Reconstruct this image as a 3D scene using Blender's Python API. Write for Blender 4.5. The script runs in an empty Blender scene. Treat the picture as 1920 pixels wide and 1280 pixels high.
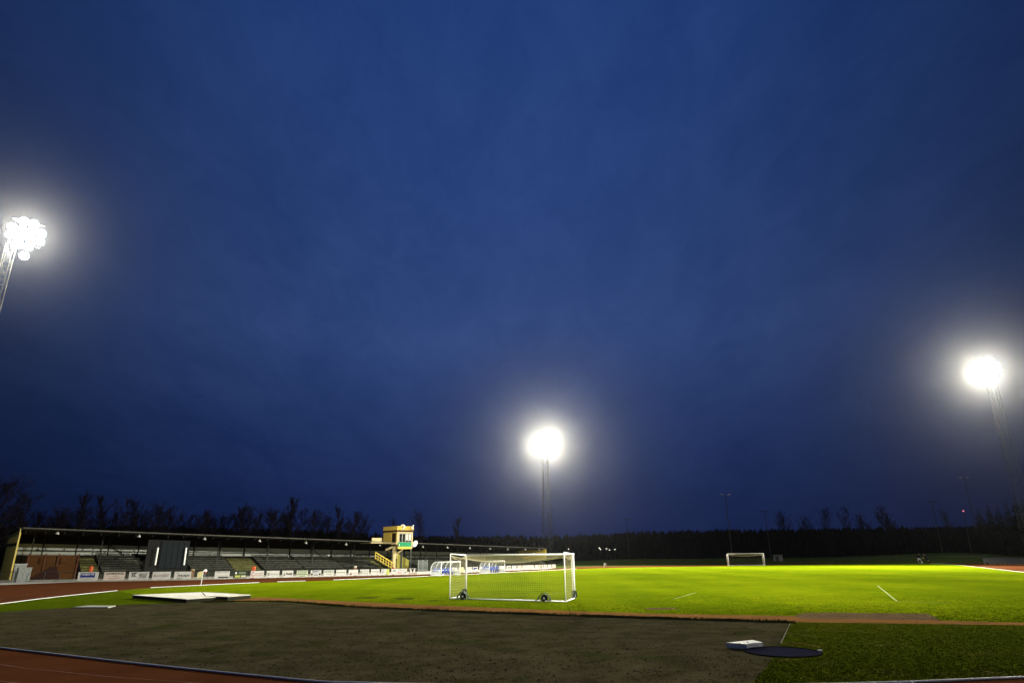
import bpy, bmesh, math, random
import numpy as np
from mathutils import Vector, Matrix, geometry
random.seed(7)
R=math.radians
SC=bpy.context.scene
COL=SC.collection
# ------------------------------------------------------------------ camera model (reference 1920x1280)
F=1190.0; HY=1042.4; HX=976.0; ROLL=R(.585); EYE=2.35
_d=(HY-640)*math.cos(ROLL)+(HX-960)*math.sin(ROLL)
PITCH=math.atan(_d/F)
FWD=Vector((0,math.cos(PITCH),math.sin(PITCH))); UP0=Vector((0,-math.sin(PITCH),math.cos(PITCH))); RT0=Vector((1,0,0))
cR,sR=math.cos(ROLL),math.sin(ROLL)
def ray(x,y):
    u=(float(x)-960)/F; v=-(float(y)-640)/F
    return FWD+(u*cR+v*sR)*RT0+(-u*sR+v*cR)*UP0
def gp(x,y,z=0.0):
    d=ray(x,y); t=(z-EYE)/d.z
    return Vector((d.x*t,d.y*t,z))
def at_dist(x,y,D):
    d=ray(x,y); t=D/math.hypot(d.x,d.y)
    return Vector((d.x*t,d.y*t,EYE+d.z*t))
def z_at(p,x,y):
    d=ray(x,y); t=p.y/d.y
    return EYE+d.z*t
cam=bpy.data.cameras.new('camera'); co=bpy.data.objects.new('camera',cam); COL.objects.link(co)
right=cR*RT0-sR*UP0; up=sR*RT0+cR*UP0
M=Matrix.Identity(4)
for i in range(3): M[i][0]=right[i]; M[i][1]=up[i]; M[i][2]=-FWD[i]
M[0][3]=0; M[1][3]=0; M[2][3]=EYE
co.matrix_world=M
cam.sensor_width=36; cam.lens=F/1920*36; cam.clip_start=.1; cam.clip_end=6000
SC.camera=co
# ------------------------------------------------------------------ materials
MATS={}
def mat(name,c1,c2=None,scale=3.0,rough=.7,bump=0.0,bscale=None,metal=0.0,detail=4,stretch=None,spec=.07,emit=None,estr=0,alpha=None,trans=0):
    if name in MATS: return MATS[name]
    m=bpy.data.materials.new(name); m.use_nodes=True; nt=m.node_tree; n=nt.nodes; l=nt.links
    b=n['Principled BSDF']
    b.inputs['Roughness'].default_value=rough; b.inputs['Metallic'].default_value=metal
    b.inputs['Specular IOR Level'].default_value=spec
    c1=(*c1,1); c2=(*(c2 or tuple(min(1,c*.75) for c in c1[:3])),1)
    tc=n.new('ShaderNodeTexCoord'); src=tc.outputs['Object']
    if stretch:
        mp=n.new('ShaderNodeMapping'); mp.inputs['Scale'].default_value=stretch; l.new(src,mp.inputs['Vector']); src=mp.outputs['Vector']
    no=n.new('ShaderNodeTexNoise'); no.inputs['Scale'].default_value=scale; no.inputs['Detail'].default_value=detail; no.inputs['Roughness'].default_value=.65
    l.new(src,no.inputs['Vector'])
    rp=n.new('ShaderNodeValToRGB'); rp.color_ramp.elements[0].position=.35; rp.color_ramp.elements[1].position=.68
    rp.color_ramp.elements[0].color=c1; rp.color_ramp.elements[1].color=c2
    l.new(no.outputs['Fac'],rp.inputs['Fac']); l.new(rp.outputs['Color'],b.inputs['Base Color'])
    if bump:
        nb=n.new('ShaderNodeTexNoise'); nb.inputs['Scale'].default_value=bscale or scale*4; nb.inputs['Detail'].default_value=5
        l.new(src,nb.inputs['Vector'])
        bp=n.new('ShaderNodeBump'); bp.inputs['Strength'].default_value=bump; bp.inputs['Distance'].default_value=.05
        l.new(nb.outputs['Fac'],bp.inputs['Height']); l.new(bp.outputs['Normal'],b.inputs['Normal'])
    if emit:
        b.inputs['Emission Color'].default_value=(*emit,1); b.inputs['Emission Strength'].default_value=estr
    if alpha is not None: b.inputs['Alpha'].default_value=alpha
    if trans: b.inputs['Transmission Weight'].default_value=trans
    MATS[name]=m
    return m
U=Vector((math.cos(R(64.6)),math.sin(R(64.6)),0)); V=Vector((U.y,-U.x,0))
def grass_mat(name,ca,cb,dry,band=0.0,patch=.0):
    m=bpy.data.materials.new(name); m.use_nodes=True; nt=m.node_tree; n=nt.nodes; l=nt.links; b=n['Principled BSDF']
    b.inputs['Roughness'].default_value=1; b.inputs['Specular IOR Level'].default_value=0
    tc=n.new('ShaderNodeTexCoord')
    def noise(s,det=4,r=.6,st=None,rot=0):
        v=tc.outputs['Object']
        if st:
            mp=n.new('ShaderNodeMapping'); mp.inputs['Scale'].default_value=st; mp.inputs['Rotation'].default_value=(0,0,rot); l.new(v,mp.inputs['Vector']); v=mp.outputs['Vector']
        t=n.new('ShaderNodeTexNoise'); t.inputs['Scale'].default_value=s; t.inputs['Detail'].default_value=det; t.inputs['Roughness'].default_value=r
        l.new(v,t.inputs['Vector']); return t.outputs['Fac']
    def ramp(f,a,bb,c0=(0,0,0,1),c1=(1,1,1,1)):
        r=n.new('ShaderNodeValToRGB'); r.color_ramp.elements[0].position=a; r.color_ramp.elements[1].position=bb
        r.color_ramp.elements[0].color=c0; r.color_ramp.elements[1].color=c1; l.new(f,r.inputs['Fac']); return r.outputs['Color']
    def mix(f,a,bb,mode='MIX'):
        x=n.new('ShaderNodeMix'); x.data_type='RGBA'; x.blend_type=mode
        if isinstance(f,float): x.inputs['Factor'].default_value=f
        else: l.new(f,x.inputs['Factor'])
        for k,s in ((6,a),(7,bb)):
            if isinstance(s,tuple): x.inputs[k].default_value=s
            else: l.new(s,x.inputs[k])
        return x.outputs[2]
    c=ramp(noise(.9,6,.7),.35,.66,(*ca,1),(*cb,1))
    fine=ramp(noise(22,5,.75),.3,.75,(.55,.55,.55,1),(1.25,1.25,1.25,1))
    c=mix(.8,c,fine,'MULTIPLY')
    big=ramp(noise(.09,3,.55),.35,.7,(.78,.8,.8,1),(1.2,1.15,1.1,1)); c=mix(.8,c,big,'MULTIPLY')
    if band:   # worn mowing bands across the pitch
        bn=ramp(noise(.16,2,.5,(1,.05,1),-R(64.6)),.4,.62,(.8,.85,.8,1),(1.3,1.2,1.3,1)); c=mix(band,c,bn,'MULTIPLY')
    if band:
        c=mix(ramp(noise(.5,5,.7,(.35,1,1),R(25)),.60,.78,(0,0,0,1),(.55,.55,.55,1)),c,(.055,.085,.002,1))
    if patch:
        c=mix(ramp(noise(.33,6,.75),.62-patch*.25,.74-patch*.15),c,(*dry,1))
    l.new(c,b.inputs['Base Color'])
    nb=noise(30,6,.8); bp=n.new('ShaderNodeBump'); bp.inputs['Strength'].default_value=.55; bp.inputs['Distance'].default_value=.06
    l.new(nb,bp.inputs['Height']); l.new(bp.outputs['Normal'],b.inputs['Normal'])
    return m
G_PITCH=grass_mat('pitch turf',(.086,.140,.0018),(.138,.172,.0028),(.17,.16,.03),band=.55)
G_ROUGH=grass_mat('rough turf',(.038,.056,.0022),(.060,.070,.0038),(.10,.08,.022),patch=.26)
G_VERGE=grass_mat('verge turf',(.050,.080,.0022),(.072,.100,.003),(.10,.085,.02),patch=.1)
G_BLADE=mat('grass blades',(.084,.132,.003),(.13,.155,.005),scale=1.5,rough=.8,spec=0)
G_DEAD=mat('dry grass stalks',(.060,.052,.025),(.045,.038,.018),scale=2,rough=.9,spec=0)
CINDER=grass_mat('worn cinder turf',(.034,.030,.015),(.072,.062,.034),(.026,.031,.008),patch=.40)
GROUND=grass_mat('dark meadow',(.020,.036,.008),(.032,.048,.012),(.05,.05,.02),patch=.1)
TRACK=mat('red track surface',(.074,.026,.010),(.054,.019,.008),scale=.5,rough=1,bump=.25,bscale=60,spec=0)
RUNWAY=mat('brown runway surface',(.20,.098,.030),(.145,.075,.026),scale=.8,rough=1,bump=.3,bscale=40,spec=0)
PATCHM=mat('bare earth',(.13,.085,.045),(.085,.058,.032),scale=1.2,rough=1,bump=.4,bscale=25,spec=0)
WHITE=mat('white painted metal',(.88,.88,.84),(.80,.80,.76),scale=4,rough=.45,spec=.4)
KERB=mat('weathered white kerb',(.70,.68,.64),(.52,.50,.46),scale=2.5,rough=.6)
CONC=mat('grey concrete',(.30,.29,.25),(.20,.19,.16),scale=1.5,rough=.9,bump=.2)
LINE=mat('faded white line paint',(.30,.33,.14),(.16,.22,.04),scale=3,rough=.9,spec=0)
LANE=mat('faded lane paint',(.16,.10,.08),(.09,.04,.028),scale=1.2,rough=.9,spec=0)
BLACK=mat('black rubber',(.012,.012,.012),(.02,.02,.02),rough=.7)
DKGREY=mat('dark grey steel',(.045,.05,.045),(.03,.033,.03),rough=.6)
STEEL=mat('galvanised steel',(.060,.064,.064),(.045,.048,.048),scale=5,rough=.45,metal=.4)
YELLOW=mat('yellow painted boards',(.47,.335,.062),(.40,.275,.05),scale=.8,rough=.7,stretch=(3,3,.3))
OCHRE=mat('ochre painted boards',(.58,.44,.085),(.48,.36,.06),scale=.8,rough=.75,stretch=(3,3,.3))
DKBROWN=mat('dark brown trim',(.05,.025,.012),(.035,.018,.01),rough=.7)
CREAM=mat('cream painted timber',(.46,.385,.21),(.38,.31,.16),scale=2,rough=.65)
TIMBER=mat('brown timber',(.062,.026,.007),(.038,.015,.004),scale=1.2,rough=.8,stretch=(.4,.4,6))
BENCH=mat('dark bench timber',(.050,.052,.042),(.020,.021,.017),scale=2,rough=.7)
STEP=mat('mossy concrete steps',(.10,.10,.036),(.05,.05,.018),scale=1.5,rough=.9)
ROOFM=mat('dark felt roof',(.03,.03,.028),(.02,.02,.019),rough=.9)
SOFFIT=mat('dark soffit and wall shade',(.014,.012,.007),(.009,.008,.005),scale=1,rough=.85)
PALEWALL=mat('pale fibre cement',(.52,.55,.50),(.42,.44,.40),scale=.7,rough=.85)
CURTAIN=mat('charcoal sheeting',(.010,.013,.015),(.007,.010,.011),rough=.8)
GREYCAB=mat('grey sheet metal',(.25,.26,.25),(.17,.18,.17),rough=.6)
GREENSIGN=mat('green sign panel',(.02,.23,.095),(.018,.19,.08),rough=.5)
GLASSD=mat('dark window glass',(.012,.012,.012),(.02,.018,.015),rough=.08,spec=.6)
GLASSP=mat('curtained window glass',(.50,.51,.42),(.40,.41,.34),rough=.25,spec=.6)
CLEAR=mat('clear polycarbonate',(.75,.8,.8),(.7,.75,.75),rough=.12,spec=.5,alpha=.16)
BLUE=mat('blue plastic',(.018,.05,.28),(.014,.04,.22),rough=.4,spec=.4)
ORANGE=mat('orange plastic bin',(.42,.085,.03),(.33,.06,.02),rough=.5)
BROWNB=mat('brown painted bin',(.22,.13,.06),(.15,.085,.04),rough=.7)
NETM=mat('net cord',(.52,.47,.24),(.42,.38,.19),rough=.9)
ROPE=mat('pale net rope',(.62,.57,.36),(.5,.45,.28),rough=.9)
MUD=mat('grey green mudguard',(.05,.075,.045),(.035,.055,.03),rough=.9,spec=.05)
BARK=mat('dark bark',(.014,.012,.012),(.010,.009,.009),spec=0,rough=.95)
TWIG=mat('bare twigs',(.013,.010,.011),(.010,.008,.009),spec=0,rough=.95)
NEEDLE=mat('dark needles',(.006,.009,.006),(.004,.007,.005),spec=0,rough=.95)
FOREST=mat('far dark woods',(.005,.007,.005),(.003,.005,.004),spec=0,rough=1)
SHOT=mat('dark blue concrete circle',(.016,.016,.030),(.012,.012,.022),scale=4,rough=1,spec=0)
COVER=mat('white tarpaulin',(.78,.76,.66),(.62,.59,.48),scale=.9,rough=.6,spec=0,bump=.3,bscale=3)
COVERSIDE=mat('dark mat side',(.022,.03,.018),(.03,.022,.012),rough=.8)
LAMP=mat('floodlight lens',(.9,.9,.9),rough=.3,emit=(1,.97,.88),estr=60)
LAMP.cycles.emission_sampling='NONE'
LAMPBODY=mat('floodlight housing',(.30,.31,.31),(.22,.23,.23),rough=.5,metal=.5)
# ------------------------------------------------------------------ mesh builder
class MB:
    def __init__(s): s.v=[]; s.f=[]
    def add(s,vs,fs):
        o=len(s.v); s.v+= [tuple(v) for v in vs]; s.f+=[tuple(i+o for i in f) for f in fs]; return s
    def box(s,c,ax,hs):          # centre, three axes, half sizes
        c=Vector(c); a=[Vector(ax[i]).normalized()*hs[i] for i in range(3)]
        vs=[c+sx*a[0]+sy*a[1]+sz*a[2] for sx in(-1,1) for sy in(-1,1) for sz in(-1,1)]
        return s.add(vs,[(0,1,3,2),(4,6,7,5),(0,4,5,1),(2,3,7,6),(0,2,6,4),(1,5,7,3)])
    def abox(s,x0,x1,y0,y1,z0,z1):
        return s.box(((x0+x1)/2,(y0+y1)/2,(z0+z1)/2),((1,0,0),(0,1,0),(0,0,1)),((x1-x0)/2,(y1-y0)/2,(z1-z0)/2))
    def hexa(s,p):               # 8 points: 4 bottom, 4 top
        return s.add(p,[(3,2,1,0),(4,5,6,7),(0,1,5,4),(1,2,6,5),(2,3,7,6),(3,0,4,7)])
    def tube(s,p,q,r,n=6,r2=None,cap=True):
        p=Vector(p);q=Vector(q); d=q-p
        if d.length<1e-6: return s
        d.normalize(); t=Vector((0,0,1)) if abs(d.z)<.9 else Vector((1,0,0))
        a=d.cross(t).normalized(); b=d.cross(a); r2=r if r2 is None else r2
        vs=[];fs=[]
        for i in range(n):
            w=2*math.pi*i/n; e=a*math.cos(w)+b*math.sin(w); vs+= [p+e*r,q+e*r2]
        for i in range(n):
            j=(i+1)%n; fs.append((2*i,2*j,2*j+1,2*i+1))
        if cap: fs.append(tuple(2*i for i in range(n))[::-1]); fs.append(tuple(2*i+1 for i in range(n)))
        return s.add(vs,fs)
    def path(s,pts,r,n=6):
        for i in range(len(pts)-1): s.tube(pts[i],pts[i+1],r,n)
        return s
    def lathe(s,c,prof,n=16,axis=(0,0,1)):
        c=Vector(c); ax=Vector(axis).normalized(); t=Vector((0,0,1)) if abs(ax.z)<.9 else Vector((1,0,0)); a=ax.cross(t).normalized(); b=ax.cross(a)
        vs=[];fs=[]
        for (r,h) in prof:
            for i in range(n):
                w=2*math.pi*i/n; vs.append(c+ax*h+(a*math.cos(w)+b*math.sin(w))*r)
        for k in range(len(prof)-1):
            for i in range(n):
                j=(i+1)%n; fs.append((k*n+i,k*n+j,(k+1)*n+j,(k+1)*n+i))
        return s.add(vs,fs)
    def poly(s,pts,z=None):      # filled flat polygon
        P=[Vector((p[0],p[1],p[2] if z is None else z)) for p in pts]
        tris=geometry.tessellate_polygon([[Vector((p.x,p.y,0)) for p in P]])
        o=[]
        for t in tris:
            a,b,c=(P[i] for i in t)
            o.append(t if (b-a).cross(c-a).z>0 else t[::-1])
        return s.add(P,o)
    def slab(s,pts,z0,z1):
        self_=s; s.poly(pts,z1); n=len(pts)
        ar=sum(pts[i][0]*pts[(i+1)%n][1]-pts[(i+1)%n][0]*pts[i][1] for i in range(n))
        P=pts if ar>0 else pts[::-1]
        vs=[(p[0],p[1],z0) for p in P]+[(p[0],p[1],z1) for p in P]
        return s.add(vs,[(i,(i+1)%n,n+(i+1)%n,n+i) for i in range(n)])
    def ribbon(s,pts,w,z=None):
        P=[Vector(p) for p in pts]; L=[];Rr=[]
        for i,p in enumerate(P):
            d=(P[min(i+1,len(P)-1)]-P[max(i-1,0)]); d.z=0; d.normalize(); nrm=Vector((-d.y,d.x,0))
            q=Vector((p.x,p.y,p.z if z is None else z)); L.append(q+nrm*w/2); Rr.append(q-nrm*w/2)
        n=len(P)
        return s.add(L+Rr,[(n+i,n+i+1,i+1,i) for i in range(n-1)])
    def build(s,name,m,parent=None,smooth=False,loc=None):
        me=bpy.data.meshes.new(name)
        if loc is not None:
            L=Vector(loc); me.from_pydata([tuple(Vector(v)-L) for v in s.v],[],s.f)
        else: me.from_pydata(s.v,[],s.f)
        me.materials.append(m); me.update()
        if smooth:
            for p in me.polygons: p.use_smooth=True
        o=bpy.data.objects.new(name,me); COL.objects.link(o)
        if parent is not None: o.parent=parent
        if loc is not None: o.location=loc
        return o
def tag(o,label,cat,group=None,kind=None):
    o['label']=label; o['category']=cat
    if group: o['group']=group
    if kind: o['kind']=kind
    return o
def thing(name,label,cat,loc=(0,0,0),rz=0,group=None):
    o=bpy.data.objects.new(name,None); COL.objects.link(o); o.empty_display_size=.2
    o.location=loc; o.rotation_euler=(0,0,rz); return tag(o,label,cat,group)
def struct(name,mb,m,kind='structure'):
    o=mb.build(name,m); o['kind']=kind; return o
def copy_tree(o,parent=None,loc=None,rz=None,scale=None,label=None):
    c=o.copy(); COL.objects.link(c)
    if parent is not None: c.parent=parent
    if loc is not None: c.location=loc
    if rz is not None: c.rotation_euler=(0,0,rz)
    if scale is not None: c.scale=scale
    if label: c['label']=label
    for ch in o.children: copy_tree(ch,c)
    return c
def txt(s,size,m,name,parent,origin,ax,ay,align='CENTER',width=None,proud=.012,shear=0,bold=0):
    cu=bpy.data.curves.new(name,'FONT'); cu.body=s; cu.size=size; cu.align_x=align; cu.align_y='CENTER'; cu.extrude=.002; cu.shear=shear; cu.offset=bold; cu.resolution_u=3
    o=bpy.data.objects.new(name,cu); COL.objects.link(o)
    dg=bpy.context.evaluated_depsgraph_get(); dg.update()
    me=bpy.data.meshes.new_from_object(o.evaluated_get(dg)); bpy.data.objects.remove(o)
    xs=[v.co.x for v in me.vertices]
    sx=1
    if width and xs and (max(xs)-min(xs))>0: sx=width/(max(xs)-min(xs))
    ax=Vector(ax); ay=Vector(ay); az=ax.cross(ay)
    for v in me.vertices:
        p=Vector(origin)+ax*(v.co.x*sx)+ay*v.co.y+az*(proud+v.co.z); v.co=p
    me.materials.clear(); me.materials.append(m)
    q=bpy.data.objects.new(name,me); COL.objects.link(q)
    if parent is not None: q.parent=parent
    return q
Z=Vector((0,0,1))
# ------------------------------------------------------------------ sky
w=bpy.data.worlds.new('World'); SC.world=w; w.use_nodes=True; nt=w.node_tree; n=nt.nodes; l=nt.links
bg=n['Background']; tc=n.new('ShaderNodeTexCoord')
sep=n.new('ShaderNodeSeparateXYZ'); l.new(tc.outputs['Generated'],sep.inputs[0])
rp=n.new('ShaderNodeValToRGB'); l.new(sep.outputs['Z'],rp.inputs['Fac'])
els=rp.color_ramp.elements
stops=[(0.0,(.0060,.0140,.064)),(.07,(.0078,.0185,.080)),(.16,(.0125,.0305,.116)),(.32,(.0262,.0590,.192)),(.5,(.0212,.0530,.186)),(.75,(.0140,.0440,.176)),(1,(.010,.035,.15))]
els[0].position=stops[0][0]; els[0].color=(*stops[0][1],1); els[1].position=1; els[1].color=(*stops[-1][1],1)
for p,c in stops[1:-1]:
    e=els.new(p); e.color=(*c,1)
# soft overcast mottling on a cloud layer: direction / (height + const)
addz=n.new('ShaderNodeMath'); addz.operation='ADD'; addz.inputs[1].default_value=.25; l.new(sep.outputs['Z'],addz.inputs[0])
dv=n.new('ShaderNodeVectorMath'); dv.operation='DIVIDE'; l.new(tc.outputs['Generated'],dv.inputs[0])
cmb=n.new('ShaderNodeCombineXYZ')
for k in range(3): l.new(addz.outputs[0],cmb.inputs[k])
l.new(cmb.outputs[0],dv.inputs[1])
mp=n.new('ShaderNodeMapping'); mp.inputs['Scale'].default_value=(2.2,1.1,1); mp.inputs['Rotation'].default_value=(0,0,.35); l.new(dv.outputs[0],mp.inputs['Vector'])
nz=n.new('ShaderNodeTexNoise'); nz.inputs['Scale'].default_value=1.7; nz.inputs['Detail'].default_value=5; nz.inputs['Roughness'].default_value=.55; nz.inputs['Distortion'].default_value=.5; l.new(mp.outputs['Vector'],nz.inputs['Vector'])
cr=n.new('ShaderNodeValToRGB'); cr.color_ramp.elements[0].position=.3; cr.color_ramp.elements[1].position=.72
cr.color_ramp.elements[0].color=(.72,.80,.87,1); cr.color_ramp.elements[1].color=(1.36,1.22,1.14,1); l.new(nz.outputs['Fac'],cr.inputs['Fac'])
nz2=n.new('ShaderNodeTexNoise'); nz2.inputs['Scale'].default_value=5.5; nz2.inputs['Detail'].default_value=7; nz2.inputs['Roughness'].default_value=.68; nz2.inputs['Distortion'].default_value=.9; l.new(mp.outputs['Vector'],nz2.inputs['Vector'])
av=n.new('ShaderNodeMath'); av.operation='MULTIPLY_ADD'; av.inputs[1].default_value=.45; l.new(nz2.outputs['Fac'],av.inputs[0])
hf=n.new('ShaderNodeMath'); hf.operation='MULTIPLY'; hf.inputs[1].default_value=.58; l.new(nz.outputs['Fac'],hf.inputs[0]); l.new(hf.outputs[0],av.inputs[2]); l.new(av.outputs[0],cr.inputs['Fac'])
mx=n.new('ShaderNodeMix'); mx.data_type='RGBA'; mx.blend_type='MULTIPLY'; mx.inputs['Factor'].default_value=1
l.new(rp.outputs['Color'],mx.inputs[6]); l.new(cr.outputs['Color'],mx.inputs[7])
# the twilight is brighter straight ahead than to the sides
x2=n.new('ShaderNodeMath'); x2.operation='MULTIPLY'; l.new(sep.outputs['X'],x2.inputs[0]); l.new(sep.outputs['X'],x2.inputs[1])
fx=n.new('ShaderNodeMath'); fx.operation='MULTIPLY_ADD'; fx.inputs[1].default_value=-1.55; fx.inputs[2].default_value=1.02; fx.use_clamp=False; l.new(x2.outputs[0],fx.inputs[0])
fm=n.new('ShaderNodeMath'); fm.operation='MAXIMUM'; fm.inputs[1].default_value=.35; l.new(fx.outputs[0],fm.inputs[0])
l.new(fm.outputs[0],bg.inputs['Strength'])
l.new(mx.outputs[2],bg.inputs['Color'])
# ------------------------------------------------------------------ ground layout
G0=Vector((.205,41.72,0))
TC=G0+U*9.06+V*1.67; TR=35.64
def arc(a0,a1,n,r=TR):
    return [TC+Vector((math.cos(a0+(a1-a0)*i/(n-1)),math.sin(a0+(a1-a0)*i/(n-1)),0))*r for i in range(n)]
def ang(p): return math.atan2(p.y-TC.y,p.x-TC.x)
def catmull(P,k=4):
    out=[]
    for i in range(len(P)-1):
        p0=P[max(i-1,0)];p1=P[i];p2=P[i+1];p3=P[min(i+2,len(P)-1)]
        for j in range(k):
            t=j/k
            out.append(.5*((2*p1)+(p2-p0)*t+(2*p0-5*p1+4*p2-p3)*t*t+(3*p1-p0-3*p2+p3)*t**3))
    out.append(P[-1]); return out
near_px=[(1919,1271),(1720,1279.5),(600,1279.3),(450,1265),(300,1249.5),(150,1232.5),(0,1215)]
near=[gp(*p) for p in near_px]
left_px=[(0,1132),(110,1118.5),(220,1107),(282,1102),(350,1098.7),(480,1092.3),(570,1089.4),(660,1085.8),(780,1081),(900,1075.4),(1000,1070.3),(1080,1066.3)]
left=[gp(*p) for p in left_px]
a0=ang(near[-1]); a1=ang(left[0])
while a1>a0: a1-=2*math.pi
r0=(near[-1]-TC).length; r1=(left[0]-TC).length
mid=[]
for i in range(1,14):
    t=i/14; a=a0+(a1-a0)*t; mid.append(TC+Vector((math.cos(a),math.sin(a),0))*(r0+(r1-r0)*t))
far_px=[(1180,1063.3),(1300,1061.6),(1480,1059.2),(1620,1057),(1720,1055.6),(1765,1056.3),(1800,1059.2),(1850,1064.6),(1920,1072.6)]
farp=[gp(*p) for p in far_px]
# right side back to the near arc, out of frame
e0=farp[-1]; right_pts=[e0+(near[0]-e0)*t+V*12*math.sin(math.pi*t) for t in (.2,.4,.6,.8)]
arc_near=[TC+(Vector((math.cos(a),math.sin(a),0))*((near[1]-TC).length+((near[2]-TC).length-(near[1]-TC).length)*t)) for t in [k/20 for k in range(21)] for a in [ang(near[1])+(ang(near[2])-ang(near[1]))*t]]
INNER=catmull([near[0]]+arc_near+near[3:]+mid+left+farp+right_pts+[near[0]],4)[:-1]
def ccw(P):
    return P if sum(P[i].x*P[(i+1)%len(P)].y-P[(i+1)%len(P)].x*P[i].y for i in range(len(P)))>0 else P[::-1]
# outer edge of the track
outer_px=[(0,1096),(146,1090.5),(354,1087),(471,1083.8),(610,1080.8),(778,1076.6),(876,1073),(960,1068.8),(1040,1065.2),(1085,1062.2),(1180,1060.6),(1300,1059.4),(1480,1057.3),(1620,1055.2),(1740,1053.2),(1790,1052),(1850,1052.6),(1920,1055.6)]
outp=[gp(*p) for p in outer_px]
aN=[TC+Vector((math.cos(a),math.sin(a),0))*(TR+9.2) for a in [ang(near[0])+.35-(1.9+.35)*i/16 for i in range(17)]]
# stretch of outer arc from the right side round the camera to the left
aL0=ang(near[0])+.5; aL1=ang(outp[0])
while aL1>aL0: aL1-=2*math.pi
arcO=[]
for i in range(24):
    t=i/23; a=aL0+(aL1-aL0)*t; rr=TR+9.0+((outp[0]-TC).length-TR-9.0)*max(0,(t-.55)/.45)**1.5
    arcO.append(TC+Vector((math.cos(a),math.sin(a),0))*rr)
e1=outp[-1]; rightO=[e1+(arcO[0]-e1)*t+V*14*math.sin(math.pi*t) for t in (.25,.5,.75)]
OUTER=catmull(arcO[:-1]+outp+rightO+[arcO[0]],3)[:-1]
g=MB()
for i in range(12):        # one big sheet to the horizon
    for j in range(12):
        x0=-1800+i*300; y0=-600+j*250
        g.add([(x0,y0,0),(x0+300,y0,0),(x0+300,y0+250,0),(x0,y0+250,0)],[(0,1,2,3)])
struct('ground',g,GROUND)
# track = outer polygon with hole
mb=MB(); O=ccw(OUTER); I=ccw(INNER)
tr=geometry.tessellate_polygon([[Vector((p.x,p.y,0)) for p in O],[Vector((p.x,p.y,0)) for p in I]])
allp=[Vector((p.x,p.y,.004)) for p in O+I]
mb.add(allp,[t if (allp[t[1]]-allp[t[0]]).cross(allp[t[2]]-allp[t[0]]).z>0 else t[::-1] for t in tr])
struct('running_track',mb,TRACK)
mb=MB(); mb.poly(I,.004); struct('pitch_grass',mb,G_PITCH)
# lane lines in the near bend
mb=MB()
for k in range(1,7):
    a=ang(near[0])+.2; mb.ribbon([TC+Vector((math.cos(a-i*.08),math.sin(a-i*.08),0))*(TR+.1+1.22*k) for i in range(30)],.05,.008)
struct('lane_lines',mb,LANE)
# rough turf: everything in front of the runway
far_edge=[(0,1147),(70,1142.5),(137,1138.6),(250,1132.4),(333,1130),(417,1128.8),(521,1128.2),(646,1137.5),(800,1144.6),(960,1150.7),(1120,1156.6),(1328,1163),(1482,1167.3)]
run_bot=[(404,1127.8),(521,1126.6),(646,1135.2),(800,1143),(960,1149.3),(1120,1155),(1328,1161.3),(1482,1166),(1620,1168),(1764,1170),(1920,1172.3),(2080,1174)]
run_top=[(404,1121.7),(471,1119.8),(521,1120.5),(646,1127),(800,1134),(960,1140.5),(1120,1147),(1328,1152),(1495,1154.6),(1620,1158),(1764,1163),(1920,1167.5),(2080,1170)]
nearW=catmull(near+mid[:9],4)            # rail line, right to left
dz=[gp(*p) for p in far_edge]
iC=min(range(len(nearW)),key=lambda i:(nearW[i]-gp(1418,1290)).length)
# rail arc runs (1919)->(600)->(0)->left; the cinder area ends at x~1420 on the rail
rail_dense=[]
P=near
for i in range(len(P)-1):
    for j in range(10): rail_dense.append(P[i].lerp(P[i+1],j/10))
rim=[near[0]]+arc_near+near[3:]+mid[:8]  # along the kerb, right to left then round out of frame
RIM=catmull(rim,3)
jC=min(range(len(RIM)),key=lambda i:(RIM[i]-gp(1420,1291)).length)
CIN=[p for p in RIM[jC:]]+dz+[gp(*p) for p in ((1473,1187),(1464,1207),(1449,1232),(1438,1250),(1426,1263))]
mb=MB(); 
mb.poly(CIN,.008); struct('cinder_area',mb,CINDER)
ROUGH=[gp(*p) for p in run_bot[6:]]+[near[0]+V*6]+RIM[:jC+1]+[gp(*p) for p in ((1426,1263),(1438,1250),(1449,1232),(1464,1207),(1473,1187),(1482,1167.3))]
mb=MB(); mb.poly(ROUGH,.010); struct('rough_grass',mb,G_ROUGH)
# left verge between track and cinder (darker rough turf)
LV=left[0:3]+[gp(*p) for p in ((250,1113),(404,1120),(404,1128))]+[gp(*p) for p in far_edge[4::-1]]+[mid[8],mid[10],mid[12]]
mb=MB(); mb.poly(LV,.007); struct('verge_grass',mb,G_VERGE)
rt=[gp(*p) for p in run_top]; rb=[gp(*p) for p in run_bot]
mb=MB(); mb.poly(catmull(rt,3)+catmull(rb,3)[::-1],.013); struct('runway',mb,RUNWAY)
mb=MB(); mb.poly([gp(*p) for p in ((1488,1155),(1506,1149.2),(1560,1148.5),(1640,1149.5),(1737,1150.5),(1752,1156),(1762,1162.5),(1620,1161),(1500,1159))],.017); struct('bare_patch',mb,PATCHM)
mb=MB(); mb.poly([gp(*p) for p in ((1205,1142.5),(1220,1139.6),(1260,1138.8),(1275,1140.8),(1240,1142.5))],.011)
struct('worn_spot',mb,PATCHM)
for pp in (((655,1120.5),(690,1118.5),(715,1119),(700,1121.5)),((735,1121.5),(752,1119.6),(780,1120.6),(772,1123.5),(748,1123.8)),((795,1126),(815,1124.6),(836,1125.8),(812,1127.4))):
    mb=MB(); mb.poly([gp(*p) for p in pp],.011); struct('worn_spot',mb,mat('muddy turf',(.035,.050,.004),(.06,.075,.006),scale=4,rough=1,spec=0))
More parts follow.
